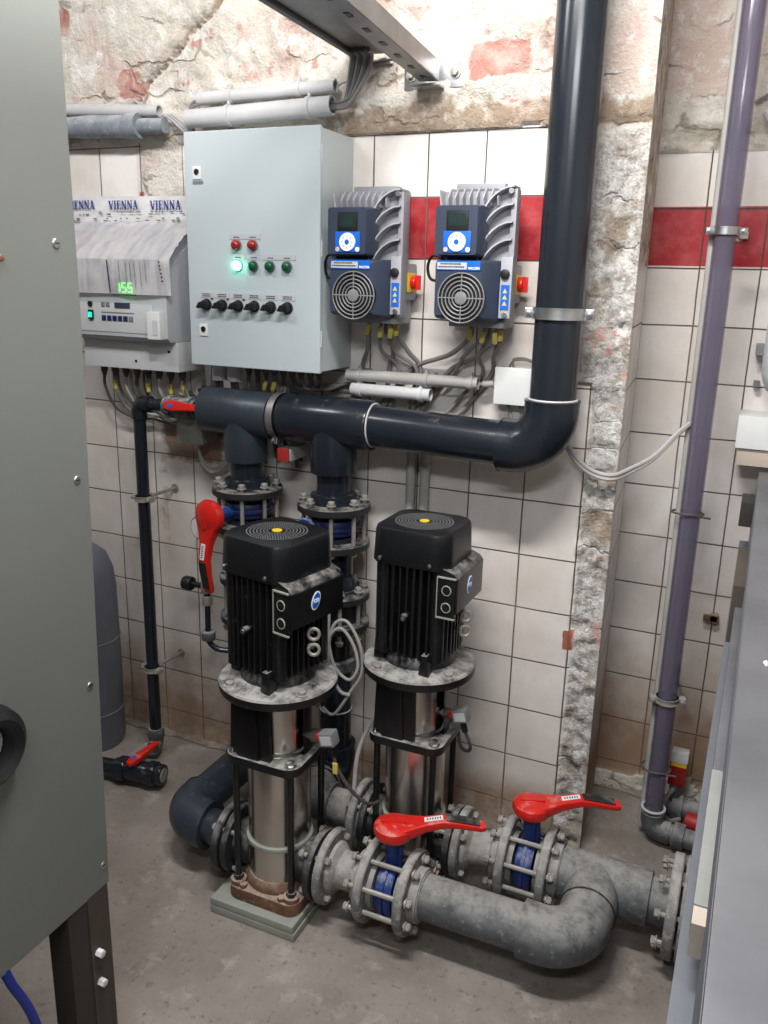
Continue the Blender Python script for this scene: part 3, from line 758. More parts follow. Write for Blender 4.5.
# check valves on the risers
def check_valve(label, x, z0, z1):
    t = thing('check_valve', label, 'valve', (x, -.13, z0), group='flanged check valves on the risers')
    for z in (z0+.02, z1-.02):
        q = MB(); q.lathe([(.04, -.011), (.089, -.011), (.092, -.008), (.092, .008), (.089, .011), (.04, .011)], (x, -.13, z), (0, 0, 1), 40); q.build('flange', 'flange_black', t)
    q = MB(); q.lathe([(.04, 0), (.058, 0), (.066, (z1-z0)*.3), (.066, (z1-z0)*.7), (.058, z1-z0), (.04, z1-z0)], (x, -.13, z0), (0, 0, 1), 36); q.build('valve_body', 'flange_black', t)
    q = MB(); q.lathe([(.04, 0), (.057, 0), (.052, .035), (.047, .045), (.04, .045)], (x, -.13, z1-.008), (0, 0, 1), 32); q.build('collar', 'pvc', t)
    bolts(t, (x, -.13, (z0+z1)/2), (0, 0, 1), .075, 8, z1-z0+.03, ph=.2)
    pipe(t, (x, -.13, z1+.02), (x, -.13, .82), .044, 'pvc')
    return t
check_valve('flanged black check valve with dusty bolts on the riser between the motors', .872, .595, .720)
check_valve('flanged check valve half hidden behind the left motor', .590, .560, .720)
pipe(t, (.872, -.13, .50), (.872, -.13, .60), .044, 'pvc')
tt = thing('riser_pipe', 'short pipe under the check valve behind the left motor', 'pipe', (.597, -.13, .42)); pipe(tt, (.600, -.13, .42), (.592, -.13, .57), .044, 'pvc')

# ------------------------------------------------------------------ discharge header
HZ = 1.184
t = thing('discharge_header', 'large dark PVC header with two tees, elbow and tall riser along the wall', 'pipe', (1.0, -.13, 1.0))
def tee(x0, x1, xb, zb, r, rb):
    q = MB(); q.cyl((x0, -.13, HZ), (x1, -.13, HZ-.003), r, 40, bev=.004); q.cyl((xb, -.13, HZ), (xb, -.13, zb), rb, 36, bev=.003)
    q.lathe([(r*.92, .0), (r*.94, .03), (rb, .075)], (xb, -.13, HZ-.0), (0, 0, -1), 36) 
    return q.build('tee', 'pvc_blue' if x0 < .6 else 'pvc', t)
tee(.452, .676, .580, 1.048, .064, .060); tee(.712, .975, .858, 1.045, .066, .063)
pipe(t, (.66, -.13, HZ), (.72, -.13, HZ), .055, 'pvc'); pipe(t, (.96, -.13, HZ-.002), (1.362, -.13, HZ-.014), .0545, 'pvc')
q = MB(); q.torus((.976, -.13, HZ), (1, 0, 0), .0555, .003, 36, 6); q.build('glue_ring', 'conduit', t)
elbow(t, (1.437, -.13, HZ-.016), (1, 0, 0), (0, 0, 1), .0545, 'pvc', R=.090, sock=.026, ro=1.19)
q = MB(); q.torus((1.437, -.13, 1.288), (0, 0, 1), .0565, .003, 36, 6); q.build('glue_ring', 'conduit', t)
pipe(t, (1.437, -.13, 1.26), (1.437, -.13, 2.73), .0545, 'pvc', 'riser')
pipe(t, (.580, -.13, 1.06), (.580, -.13, .965), .045, 'pvc'); pipe(t, (.858, -.13, 1.06), (.858, -.13, .953), .045, 'pvc')
for x, z in ((.580, .968), (.858, .956)):
    q = MB(); q.lathe([(.044, 0), (.061, 0), (.062, .006), (.056, .016), (.051, .022), (.044, .022)], (x, -.13, z), (0, 0, 1), 32); q.build('collar', 'pvc', t)
# clamps
def clamp(label, c, axis, r, lug, wall, m='zinc', wd=.022):
    c = Vector(c); t = thing('pipe_clamp', label, 'clamp', c, group='metal pipe clamps on the walls')
    a = Vector(axis).normalized(); q = MB(); q.ring(c-a*wd/2, c+a*wd/2, r+.004, r, 36); q.ring(c-a*wd/2, c-a*wd/2+a*.003, r+.006, r, 36); q.ring(c+a*(wd/2-.003), c+a*wd/2, r+.006, r, 36)
    band = q.build('band', m, t)
    l = Vector(lug).normalized()
    for s in (-1, 1):
        q = MB(); p = c+l*s*(r+.003)
        dd = a.cross(l)
        q.loft([(p-l*s*.002, dd*.010, a*wd*.45), (p+l*s*.018, dd*.009, a*wd*.45)], rnd=.2); q.hexnut(p+l*s*.010-dd*.011, -dd, .006, .006); q.hexnut(p+l*s*.010+dd*.011, dd, .006, .006)
        q.build('lug', m, t)
    if wall is not None:
        w_ = Vector(wall); d = (w_-c); p = c+d.normalized()*r
        q = MB(); q.cyl(p, w_, .0055, 10); q.cyl(w_-d.normalized()*.004, w_, .014, 14); q.cyl(p, p+d.normalized()*.016, .010, 6); q.build('stud', m, t)
    return t
clamp('wide zinc clamp holding the tall dark riser to the wall', (1.437, -.13, 1.485), (0, 0, 1), .0555, (1, .15, 0), (1.437, 0, 1.485), wd=.026)
clamp('grey clamp around the header between its two tees', (.692, -.13, HZ), (1, 0, 0), .0575, (0, -.35, -1), (.692, 0, HZ), m='strut', wd=.020)
clamp('upper grey clamp on the thin black pipe at left', (.205, -.13, .888), (0, 0, 1), .0205, (1, -.2, 0), (.225, 0, .895), m='bolt', wd=.016)
clamp('lower grey clamp on the thin black pipe at left', (.203, -.13, .318), (0, 0, 1), .0205, (1, -.2, 0), (.222, 0, .325), m='bolt', wd=.016)
# red tagged bracket behind header
q = MB(); q.box(.70, .735, -.16, -.155, 1.065, 1.10, bev=.001); q.m = 1; q.box(.70, .74, -.154, -.0, 1.066, 1.099, bev=.001)
tag(setbase(q.build('support_bracket', ['red_dark', 'jb_grey'])), 'wall bracket with square red end cap below the header, between the tees', 'bracket')

# ------------------------------------------------------------------ thin black pipe at left
t = thing('black_pipe', 'thin black PVC pipe dropping down the left tiles from beside the header', 'pipe', (.204, -.13, .07))
pipe(t, (.205, -.13, .075), (.207, -.13, 1.155), .0185, 'pvc'); elbow(t, (.207, -.13, HZ-.006), (0, 0, 1), (1, 0, 0), .0185, 'pvc', R=.024, sock=.018, ro=1.28)
pipe(t, (.24, -.13, HZ-.006), (.445, -.13, HZ), .0185, 'pvc')
q = MB(); q.lathe([(.018, 0), (.027, 0), (.028, .012), (.024, .03), (.018, .03)], (.205, -.13, .075), (0, 0, 1), 24); q.build('collar', 'pvc_dusty', t)
elbow(t, (.205, -.13, .045), (0, 0, -1), (.3, -1, 0), .0185, 'pvc_dusty', R=.022, sock=.01, ro=1.28)
def ball_valve(label, c, ax, hd, hup, L, r, m, hl=.10):
    c = Vector(c); a = Vector(ax).normalized(); u = Vector(hup).normalized(); h = Vector(hd).normalized()
    t = thing('ball_valve', label, 'valve', c-Vector((0, 0, r+.015)), group='small ball valves with red handles')
    q = MB(); q.cyl(c-a*L*.3, c+a*L*.3, r*1.35, 28, bev=.003)
    for s in (-1, 1):
        q.cyl(c+a*s*L*.28, c+a*s*L*.5, r*1.55, 28, bev=.003)
        A, B = frame(a)
        for k in range(16):
            th = 2*PI*k/16; p = c+(A*math.cos(th)+B*math.sin(th))*r*1.52; q.cyl(p+a*s*L*.30, p+a*s*L*.48, .0022, 6)
        q.ring(c+a*s*L*.5, c+a*s*(L*.5+.012), r*1.25, r*.95, 28)
    q.cyl(c, c+u*r*1.8, r*.6, 16)
    q.build('valve_body', m, t)
    q = MB(); o = c+u*r*2.0; w_ = u.cross(h)
    q.loft([(o-h*hl*.25, w_*.010, u*.007), (o, w_*.016, u*.010), (o+h*hl*.4, w_*.012, u*.008), (o+h*hl*.85, w_*.009, u*.006)])
    hh = q.build('handle', 'red', t)
    q = MB(); q.cyl(o+u*.009, o+u*.0115, .007, 16); q.build('handle_cap', 'label_blue', hh)
    return t
ball_valve('small ball valve with red handle by the left end of the header', (.365, -.135, HZ-.004), (1, 0, 0), (1, -.05, 0), (0, -1, .25), .085, .021, 'pvc_dusty', hl=.10)
ball_valve('small ball valve with red handle lying on the floor at left', (.262, -.29, .05), (1, .18, 0), (.15, 1, .15), (0, -.25, 1), .13, .024, 'pvc', hl=.11)
t = thing('floor_pipe', 'short black pipe stub with end cap on the floor at left', 'pipe', (.15, -.31, .02))
pipe(t, (.205, -.30, .05), (.085, -.322, .05), .024, 'pvc'); q = MB(); q.cyl((.09, -.321, .05), (.07, -.325, .05), .032, 24, bev=.003); q.build('end_cap', 'pvc', t)
pipe(t, (.19, -.16, .045), (.185, -.30, .045), .017, 'pvc_dusty', 'branch')
q = MB(); q.cyl((.333, -.277, .05), (.347, -.2745, .05), .033, 24, bev=.002); q.m = 1; q.cyl((.340, -.276, .05), (.349, -.274, .05), .022, 20)
tag(setbase(q.build('end_plug', ['pvc', 'slab'])), 'open threaded end with pale plug on the floor valve', 'plug')

# pressure gauge and sampling line by the left riser
t = thing('pressure_gauge', 'round grey pressure gauge behind the hanging red lever', 'gauge', (.46, -.17, .80))
q = MB(); q.cyl((.452, -.195, .845), (.460, -.165, .845), .034, 32, bev=.003); q.build('case', 'pvc_dusty', t)
q = MB(); q.cyl((.4515, -.1965, .845), (.4518, -.1955, .845), .029, 32); q.build('dial', 'white_plastic', t)
q = MB(); q.cyl((.460, -.17, .845), (.53, -.13, .80), .010, 12); q.build('stem', 'zinc', t)
t = thing('bleed_line', 'thin dark pipe with grey union and black knob left of the left motor', 'pipe', (.49, -.18, .45))
q = MB(); q.tube(crv([(.482, -.20, .80), (.482, -.20, .66), (.480, -.20, .54), (.482, -.20, .50), (.51, -.19, .475), (.56, -.16, .47)]), .0085, 12); q.build('pipe', 'pvc', t)
for z, r_, h_ in ((.70, .016, .035), (.655, .018, .03), (.615, .015, .03), (.505, .021, .028)):
    q = MB(); q.cyl((.481, -.20, z), (.481, -.20, z+h_), r_, 16, bev=.003); q.build('union', 'pvc_dusty' if z < .6 else 'bolt', t)
q = MB(); q.cyl((.476, -.20, .672), (.425, -.20, .672), .009, 12); q.cyl((.43, -.20, .672), (.40, -.20, .672), .021, 10, bev=.003); q.build('knob', 'black', t)

# ------------------------------------------------------------------ control cabinet
CX0, CX1, CY, CZ0, CZ1 = .446, .842, -.185, 1.312, 1.902
t = thing('control_cabinet', 'pale grey wall cabinet with lamps and six rotary switches on its door', 'cabinet', ((CX0+CX1)/2, -.1, CZ0))
q = MB(); q.box(CX0, CX1, CY+.016, -.002, CZ0+.004, CZ1-.004, bev=.004); q.build('body', 'cab_side', t)
q = MB(); q.box(CX0-.002, CX1+.002, CY, CY+.014, CZ0, CZ1, bev=.005, seg=3); door = q.build('door', 'cab', t)
def strip_lines(q, x0, x1, z, y, n=1):
    for i in range(n):
        x = x0
        while x < x1:
            w_ = random.uniform(.0025, .006); q.box(x, min(x+w_, x1), y-.0004, y+.0002, z-i*.0048-.0013, z-i*.0048+.0013); x += w_+.0012
def lock(x, z, par):
    q = MB(); q.box(x-.013, x+.013, CY-.003, CY+.001, z-.015, z+.017, bev=.002); q.m = 1; q.cyl((x, CY-.001, z+.003), (x, CY-.005, z+.003), .0075, 16)
    q.build('door_lock', ['white_plastic', 'black'], par)
lock(.484, 1.802, door); lock(.490, 1.406, door)
q = MB(); q.box(.470, .502, CY-.0015, CY+.001, 1.776, 1.784); q.build('lock_plate', 'grille', door)
LY = CY-.001
for x, z, w_, n in ((.626, 1.647, .094, 1), (.6035, 1.597, .044, 1), (.652, 1.597, .044, 1), (.727, 1.597, .096, 1)):
    q = MB(); q.box(x-w_/2, x+w_/2, LY-.0006, LY+.001, z-.0065, z+.0065); q.m = 1
    if w_ > .09: strip_lines(q, x-.033, x-.017, z-.0015, LY-.0008); strip_lines(q, x+.015, x+.033, z-.0015, LY-.0008)
    else: strip_lines(q, x-.008, x+.010, z-.0015, LY-.0008)
    q.build('label_strip', ['label_grey', 'text'], door)
def lamp(x, z, m):
    q = MB(); q.cyl((x, CY, z), (x, CY-.004, z), .0142, 24, bev=.001); q.m = 1
    q.lathe([(.0125, 0), (.0125, .008), (.010, .0125), (.005, .0150), (0, .0155)], (x, CY-.003, z), (0, -1, 0), 24)
    q.build('indicator_lamp', ['grille', m], door)
lamp(.602, 1.626, 'lens_red'); lamp(.651, 1.626, 'lens_red')
lamp(.603, 1.575, 'lens_lit')
for x in (.652, .702, .752): lamp(x, 1.575, 'lens_green')
for i in range(6):
    x = .503+i*.0498; z = 1.474
    q = MB(); q.box(x-.022, x+.022, LY-.0006, LY+.001, z+.018, z+.032); q.m = 1
    strip_lines(q, x-.014, x+.012, z+.027, LY-.0008, 2); q.build('label_strip', ['label_grey', 'text'], door)
    q = MB(); q.cyl((x, CY, z), (x, CY-.006, z), .0150, 24, bev=.001); q.cyl((x, CY-.006, z), (x, CY-.020, z), .0115, 24, bev=.002)
    q.prism([(-.021, -.006), (-.012, -.0085), (.011, -.007), (.011, .007), (-.010, .008)], (x, CY-.006, z), (1, 0, .12), (-.12, 0, 1), (0, -.020, 0), bev=.002)
    sw = q.build('selector_switch', 'black', door)
    if i < 3: q = MB(); q.cyl((x+.016, CY, z+.016), (x+.016, CY-.0012, z+.016), .004, 12); q.build('red_dot', 'lens_red', door)
q = MB()
for z in (1.84, 1.62, 1.40): q.cyl((CX1+.0015, CY+.008, z-.02), (CX1+.0015, CY+.008, z+.02), .003, 8)
q.build('hinge', 'cab_side', t)
def gland_row(par, xs, y, z, r=.010, m='cable_dark'):
    for x in xs: q = MB(); q.cyl((x, y, z), (x, y, z-.022), r, 6, bev=.001); q.cyl((x, y, z-.022), (x, y, z-.034), r*.8, 12, r1=r*.6); q.build('cable_gland', m, par)
for x in (.470, .520):
    q = MB(); q.cyl((x, -.09, CZ0+.004), (x, -.09, CZ0-.05), .021, 24); q.build('cable_spout', 'conduit', t)
gx = [.565+.028*i for i in range(9)]; gland_row(t, gx, -.085, CZ0+.004)

# ------------------------------------------------------------------ cables
def cable(label, pts, r, m='cable', group=None, tagat=None, sub=8, name='cable'):
    q = MB(); q.tube(crv(pts, sub), r, 8); o = q.build(name, m)
    if tagat is not None:
        tz = thing(name, label, 'cable', pts[0], group=group)
        o.data.transform(Matrix.Translation(-Vector(pts[0]))); o.parent = tz; o.name = 'sheath'
        P_ = Vector(tagat); q = MB(); q.box(-.006, .006, -.009, -.004, -.014, .014, bev=.0015, mtx=Matrix.Translation(P_) @ Matrix.Rotation(random.uniform(-.4, .4), 4, 'Y'))
        o2 = q.build('cable_tag', 'cable_tag', tz)
        return tz
    return tag(o, label, 'cable', group)
G1 = 'cables under the control cabinet'
for i, x in enumerate(gx):
    e = random.uniform(-.015, .015)
    pts = [(x, -.085, CZ0-.025), (x+e*.5, -.075, CZ0-.07), (x+.02+e, -.055, 1.18), (x+.03+e, -.03, 1.02+.02*(i % 3))]
    if i >= 5: pts = [(x, -.085, CZ0-.025), (x+.01, -.075, CZ0-.055), (x+.06, -.05, 1.225+.006*i), (.87, -.035, 1.252+.006*(i-5)), (.93, -.03, 1.258+.008*(i-5))]
    lab = nth(i, 5)+' of the thin cables dropping from the control cabinet behind the header' if i < 5 else nth(i-5, 4)+' of the cables sweeping right from under the control cabinet'
    cable(lab, pts, .0055+.0015*(i % 2), 'cable_dark' if i % 3 else 'cable', G1+(' behind the header' if i < 5 else ' running right'), tagat=(x, -.085, CZ0-.055) if i in (2, 3) else None)
for i, x in enumerate((.462, .474, .512, .525)):
    cable(nth(i, 4)+' of the dark cables in the round spouts under the cabinet', [(x, -.09, CZ0-.045), (x-.01, -.08, 1.225), (x-.05-.02*i, -.05, 1.19), (x-.10, -.035, 1.175), (x-.16, -.03, 1.20+.01*i)], .006, 'cable_dark', 'cables out of the cabinet spouts')
# ------------------------------------------------------------------ measuring controller at left
DX0, DX1, DY = .000, .352, -.165
t = thing('measuring_controller', 'pale grey wall controller with green 155 reading and keypad, draped in film', 'controller', (.18, -.08, 1.275))
q = MB(); q.prism([(0, 1.362), (DY+.012, 1.362), (DY, 1.374), (DY, 1.565), (DY+.02, 1.578), (0, 1.66)], (DX0, 0, 0), (0, 1, 0), (0, 0, 1), (DX1-DX0, 0, 0), bev=.004); q.build('housing', 'unit', t)
q = MB(); q.box(DX0+.010, DX1+.004, -.128, -.002, 1.278, 1.3615, bev=.003); term = q.build('terminal_cover', 'unit_pale', t)
for x, z in ((.325, 1.335), (.205, 1.302)): q = MB(); q.cyl((x, -.128, z), (x, -.130, z), .004, 10); q.build('cover_screw', 'black', term)
q = MB(); q.box(DX0+.006, .300, DY-.002, DY+.004, 1.385, 1.465, bev=.001); fp = q.build('front_panel', 'unit_pale', t)
q = MB(); q.box(.298, .343, DY-.022, DY, 1.372, 1.448, bev=.004); q.m = 1; q.box(.318, .336, DY-.0235, DY-.021, 1.385, 1.425); q.build('plug_cover', ['white_plastic', 'unit_pale'], t)
q = MB(); q.cyl((.083, DY-.002, 1.462), (.083, DY-.007, 1.462), .0075, 16); q.build('fuse_holder', 'black', t)
q = MB(); q.box(.076, .092, DY-.008, DY, 1.418, 1.445, bev=.001); q.m = 1; q.box(.0785, .0895, DY-.010, DY-.007, 1.424, 1.438, bev=.001); q.build('power_switch', ['black', 'led_switch'], t)
for i in range(6):
    q = MB(); x = .130+i*.0195; q.box(x-.0075, x+.0075, DY-.004, DY-.001, 1.416, 1.431, bev=.001); q.build('key', 'blue_dark' if i < 5 else 'grille', fp)
for x in (.129, .146): q = MB(); q.box(x-.006, x+.006, DY-.004, DY-.001, 1.455, 1.468, bev=.001); q.build('key', 'grille', fp)
q = MB(); q.box(.172, .226, DY-.004, DY-.001, 1.453, 1.468); q.build('status_window', 'drive_blue', fp)
q = MB(); q.box(.12, .24, DY-.0022, DY-.0018, 1.437, 1.441); q.build('print_line', 'grille', fp)
q = MB(); q.box(.165, .25, DY-.003, DY, 1.490, 1.532, bev=.001); dsp = q.build('display', 'black', t)
for i, dgt in enumerate('155'):
    SEG = {'1': 'bc', '5': 'afgcd'}[dgt]; x = .188+i*.0215; z = 1.510; w_, h_ = .0062, .0120; y0, y1 = DY-.0048, DY-.0028; tk = .0016
    q = MB()
    for s_ in SEG:
        if s_ in 'agd': zz = z+{'a': h_, 'g': 0, 'd': -h_}[s_]; q.box(x-w_, x+w_, y0, y1, zz-tk, zz+tk)
        else: xx = x+(w_ if s_ in 'bc' else -w_); zz = z+(h_/2 if s_ in 'bf' else -h_/2); q.box(xx-tk, xx+tk, y0, y1, zz-h_/2, zz+h_/2)
    q.build('digit', 'led', dsp)
gxs = [.03+.042*i for i in range(8)]; gland_row(t, gxs, -.07, 1.279, .011)
G2 = 'cables looping under the measuring controller'
for i, x in enumerate(gxs):
    e = random.uniform(-.02, .02); dpt = -.055+.004*i
    cable(nth(i, 8)+' of the gland cables looping under the measuring controller', [(x, -.07, 1.255), (x+.005, -.075, 1.21), (x+.04+e, dpt, 1.15+e*.5), (x+.10, -.04, 1.115+.008*(i % 3)), (x+.19, -.03, 1.13+.01*(i % 4)), (x+.25, -.028, 1.17)],
          .0058 if i % 2 else .0045, ['cable_dark', 'cable', 'cable_light'][i % 3], G2, tagat=(x+.004, -.072, 1.22) if i in (1, 4, 6, 7) else None)
for i in range(6):
    x = .06+i*.05; e = random.uniform(-.02, .02)
    cable(nth(i, 6)+' of the thin tangled cables between controller and thin black pipe', [(x, -.045, 1.262), (x+.01, -.05, 1.20+e), (x+.05, -.045, 1.14+e), (x+.13, -.03, 1.11+e*.5), (x+.20, -.025, 1.10+.01*i)], .004, ['cable', 'cable_light'][i % 2], 'thin cables tangled under the controller')
# sheets
mat('ink_blue', (.008, .035, .22), .6)
def vienna(x0, y, z, h, par):
    """blue slab serif word"""
    q = MB(); t1, t2, sf = h*.20, h*.09, h*.10; x = x0
    def st(a, b_, w0): q.prism([(a[0]-w0/2, a[1]), (a[0]+w0/2, a[1]), (b_[0]+w0/2, b_[1]), (b_[0]-w0/2, b_[1])], (0, y, z-h/2), (1, 0, 0), (0, 0, 1), (0, -.0004, 0))
    def bx(xa, xb, za, zb): q.box(xa, xb, y-.0004, y, z-h/2+za, z-h/2+zb)
    for ch in 'VIENNA':
        if ch == 'V': st((x+h*.40, 0), (x+h*.14, h), t1); st((x+h*.44, 0), (x+h*.66, h), t2); bx(x, x+h*.32, h-sf*.7, h); bx(x+h*.54, x+h*.80, h-sf*.7, h); x += h*.82
        if ch == 'I': bx(x+h*.09, x+h*.09+t1, 0, h); bx(x, x+h*.38, 0, sf*.7); bx(x, x+h*.38, h-sf*.7, h); x += h*.44
        if ch == 'E':
            bx(x+h*.09, x+h*.09+t1, 0, h); bx(x, x+h*.62, 0, sf*.8); bx(x, x+h*.60, h-sf*.8, h); bx(x+h*.2, x+h*.46, h*.46, h*.54); bx(x+h*.55, x+h*.62, 0, h*.26); bx(x+h*.53, x+h*.60, h*.76, h); x += h*.70
        if ch == 'N': bx(x+h*.10, x+h*.10+t2, 0, h); bx(x+h*.62, x+h*.62+t2, 0, h); st((x+h*.63, 0), (x+h*.16, h), t1); bx(x, x+h*.30, 0, sf*.7); bx(x+h*.52, x+h*.80, h-sf*.7, h); x += h*.86
        if ch == 'A': st((x+h*.12, 0), (x+h*.36, h), t2); st((x+h*.62, 0), (x+h*.38, h), t1); bx(x+h*.22, x+h*.52, h*.28, h*.36); bx(x, x+h*.24, 0, sf*.7); bx(x+h*.48, x+h*.78, 0, sf*.7); x += h*.84
    return q.build('lettering', 'ink_blue', par)
def sheet(fn, nu, nv, th=.0008):
    q = MB(); t_ = bmesh.new(); V = [[t_.verts.new(fn(i/nu, j/nv)) for i in range(nu+1)] for j in range(nv+1)]
    for j in range(nv):
        for i in range(nu): t_.faces.new((V[j][i], V[j][i+1], V[j+1][i+1], V[j+1][i]))
    bmesh.ops.recalc_face_normals(t_, faces=t_.faces)
    bmesh.ops.solidify(t_, geom=t_.faces[:], thickness=th); q._merge(t_); return q
q = sheet(lambda u, v: Vector((-.20+.655*u, -.018-.003*math.sin(u*9)-.002*fb(u, v, 3, 60), 1.672+.098*v-.008*u)), 40, 8)
o = thing('newspaper_strip', 'white paper strip with blue VIENNA print, hung behind the draped controller', 'paper', (.10, -.015, 1.61))
sh = q.build('sheet', 'news', o)
for x in (-.116, .046, .199):
    vienna(x, -.0262, 1.742-.012*x, .0245, sh)
q = MB()
for k in range(46):
    x = random.uniform(-.17, .42); z = random.choice((1.722, 1.716, 1.704, 1.698)); w_ = random.uniform(.005, .014); q.box(x, x+w_, -.0252, -.0246, z-.0018, z+.0018)
q.build('small_print', 'grille', sh)
def drape(u, v):
    x = -.06+.425*u; s = v*.235
    w1 = .004*fb(u, v, 4, 70)
    if s < .16: f = s/.16; return Vector((x+.01*f, -.022-(abs(DY)-.016)*f+w1, 1.690-.100*f**1.2+.005*math.sin(u*14)*(1-f)+abs(w1)*3))
    f = (s-.16)/.075; return Vector((x+.01, DY-.011+w1*.8-.003*math.sin(u*11), 1.590-.098*f))
q = sheet(drape, 50, 26, .0005)
o = thing('plastic_film_sheet', 'wrinkled translucent printed sheet draped over the top of the controller', 'sheet', (.15, -.17, 1.475))
sh = q.build('film', 'film', o)
for k, x in enumerate((.205, .228, .243, .258, .278, .296)):
    q = MB(); q.prism([(0, 0), (.0018, 0), (.0060, -.07+.008*(k % 3)), (.0042, -.07+.008*(k % 3))], (x, DY-.0170, 1.580), (1, 0, 0), (0, 0, 1), (0, -.0004, 0)); q.build('printed_line', 'grille', sh)
q = MB(); q.prism([(-.002, 0), (.002, 0), (.009, -.088), (.005, -.088)], (.165, DY-.0170, 1.583), (1, 0, 0), (0, 0, 1), (0, -.0005, 0)); q.build('blue_stripe', 'blue_dark', sh)
for k in range(6): q = MB(); q.cyl((.345+.002*k, DY-.0165, 1.580-.010*k), (.345+.002*k, DY-.0172, 1.580-.010*k), .0028, 8); q.build('punched_hole', 'black', sh)

# ------------------------------------------------------------------ frequency drives
def make_drive(label):
    t = thing('frequency_drive', label, 'drive', group='pair of frequency drives', local=True)
    # local: origin bottom centre of housing on the wall; drive 1 wall x=.955, z=1.455
    q = MB(); q.box(-.100, .045, -.030, .0, .0, .312, bev=.004); q.box(-.092, .030, -.050, -.022, .290, .320, bev=.004); q.build('back_plate', 'drive_grey', t)
    q = MB(); q.loft([((-.022, -.028, .150), (.066, 0, 0), (0, 0, .135)), ((-.002, -.130, .152), (.088, 0, 0), (0, 0, .142))], n=5, rnd=.08)
    q.box(.074, .088, -.144, -.112, .006, .298, bev=.004)
    q.build('heatsink_body', 'drive_grey', t)
    # top fins : curved blades spreading from the keypad
    for i in range(8):
        x = -.074+i*.0170; q = MB()
        q.prism([(-.028, .252), (-.150+.0*i, .262), (-.156, .278), (-.135, .300), (-.028, .306)], (x-.0016, 0, 0), (0, 1, 0), (0, 0, 1), (.0032, 0, 0), bev=.0008)
        q.build('cooling_fin', 'drive_fin', t)
    # right curved fins
    for i in range(4):
        z0 = .160+i*.038; q = MB(); secs = []
        for k in range(9):
            f = k/8; a_ = f*PI/2
            x = .020+.058*math.sin(a_); z = z0-.075*(1-math.sin(a_))-.002+.058*(1-math.cos(PI/2-a_))*0+.0
            z = z0-.10+.10*math.sin(a_); x = .006+.076*(1-math.cos(a_))
            n_ = Vector((math.cos(a_)*.10, 0, -math.sin(a_)*.076)).normalized()
            secs.append(((x, -.140+.012*f, z+.028), n_*.0020, Vector((0, .030-.004*f, 0))))
        q.loft(secs, rnd=.2); q.build('cooling_fin', 'drive_fin', t)
    for i in range(4):
        z0 = .132+i*.036; q = MB()
        q.loft([((-.096, -.125, z0+.055), (0, 0, .0018), (0, .03, 0)), ((-.090, -.128, z0+.028), (.002, 0, .0006), (0, .03, 0)), ((-.082, -.130, z0), (.002, 0, .0006), (0, .03, 0))], rnd=.2)
        q.build('cooling_fin', 'drive_fin', t)
    # lower blue cover
    q = MB(); q.loft([((-.012, -.130, .072), (.076, 0, 0), (0, 0, .070)), ((-.024, -.186, .075), (.060, 0, 0), (0, 0, .066)), ((-.028, -.194, .076), (.055, 0, 0), (0, 0, .060))], n=5, rnd=.10)
    cov = q.build('front_cover', 'drive_blue', t)
    # fan
    fc = Vector((-.017, -.1945, .056)); q = MB(); q.cyl(fc+Vector((0, .010, 0)), fc+Vector((0, -.0005, 0)), .056, 40); q.build('fan_opening', 'black', cov)
    q = MB()
    for R_ in (.056, .047, .038, .029, .021): q.torus(fc+Vector((0, -.003, 0)), (0, 1, 0), R_, .0017, 36, 6)
    for a_ in (0, PI/2): 
        dx, dz = math.cos(a_)*.056, math.sin(a_)*.056; q.tube([fc+Vector((-dx, -.0025, -dz)), fc+Vector((dx, -.0025, dz))], .0016, 6)
    q.cyl(fc, fc+Vector((0, -.006, 0)), .015, 24, bev=.001); q.build('fan_grille', 'grille', cov)
    # label strip
    q = MB(); q.box(-.080, .026, -.1965, -.193, .118, .139); q.m = 1; q.box(-.078, -.006, -.1975, -.196, .120, .135); q.m = 2
    strip_lines(q, -.070, -.02, .132, -.1980); strip_lines(q, -.075, -.012, .1255, -.1980)
    pl = q.build('name_plate', ['label_blue', 'label_grey', 'text'], cov)
    text('VACON', .0075, (.011, -.1970, .1225), 'text_white', pl, 'lettering', bold=.0002)
    # keypad
    q = MB(); q.loft([((-.030, -.140, .203), (.052, 0, 0), (0, 0, .056)), ((-.030, -.190, .204), (.056, 0, 0), (0, 0, .056)), ((-.033, -.206, .205), (.050, 0, 0), (0, 0, .053))], n=5, rnd=.12)
    kp = q.build('keypad', 'drive_blue', t)
    q = MB(); q.box(-.056, -.004, -.2085, -.205, .205, .248, bev=.001); q.m = 1; q.box(-.050, -.010, -.2092, -.208, .214, .241); q.build('display', ['black', 'lcd'], kp)
    q = MB(); q.box(-.062, .004, -.2085, -.205, .156, .2035, bev=.0015); q.m = 1; q.lathe([(0, 0), (.0215, 0), (.0205, .003), (0, .003)], (-.029, -.2085, .1795), (0, -1, 0), 32)
    q.m = 2; q.cyl((-.029, -.211, .1795), (-.029, -.2125, .1795), .0058, 20)
    for k in range(8):
        a_ = PI/4*k; q.box(-.029+.0135*math.cos(a_)-.0012, -.029+.0135*math.cos(a_)+.0012, -.2120, -.2114, .1795+.0135*math.sin(a_)-.0012, .1795+.0135*math.sin(a_)+.0012)
    q.m = 3; q.cyl((-.055, -.2085, .163), (-.055, -.2100, .163), .0055, 14); q.m = 1; q.cyl((-.002, -.2085, .163), (-.002, -.2100, .163), .0055, 14)
    q.build('button_field', ['label_blue', 'text_white', 'label_blue', 'beige'], kp)
    # side strip with warning label and knob
    q = MB(); q.box(.060, .088, -.150, -.138, .012, .150, bev=.003); q.build('side_rail', 'drive_fin', t)
    q = MB(); q.cyl((.072, -.149, .112), (.072, -.158, .112), .011, 16, bev=.002); q.build('gland_plug', 'black', t)
    q = MB(); q.box(.064, .084, -.1515, -.149, .032, .088); q.m = 1
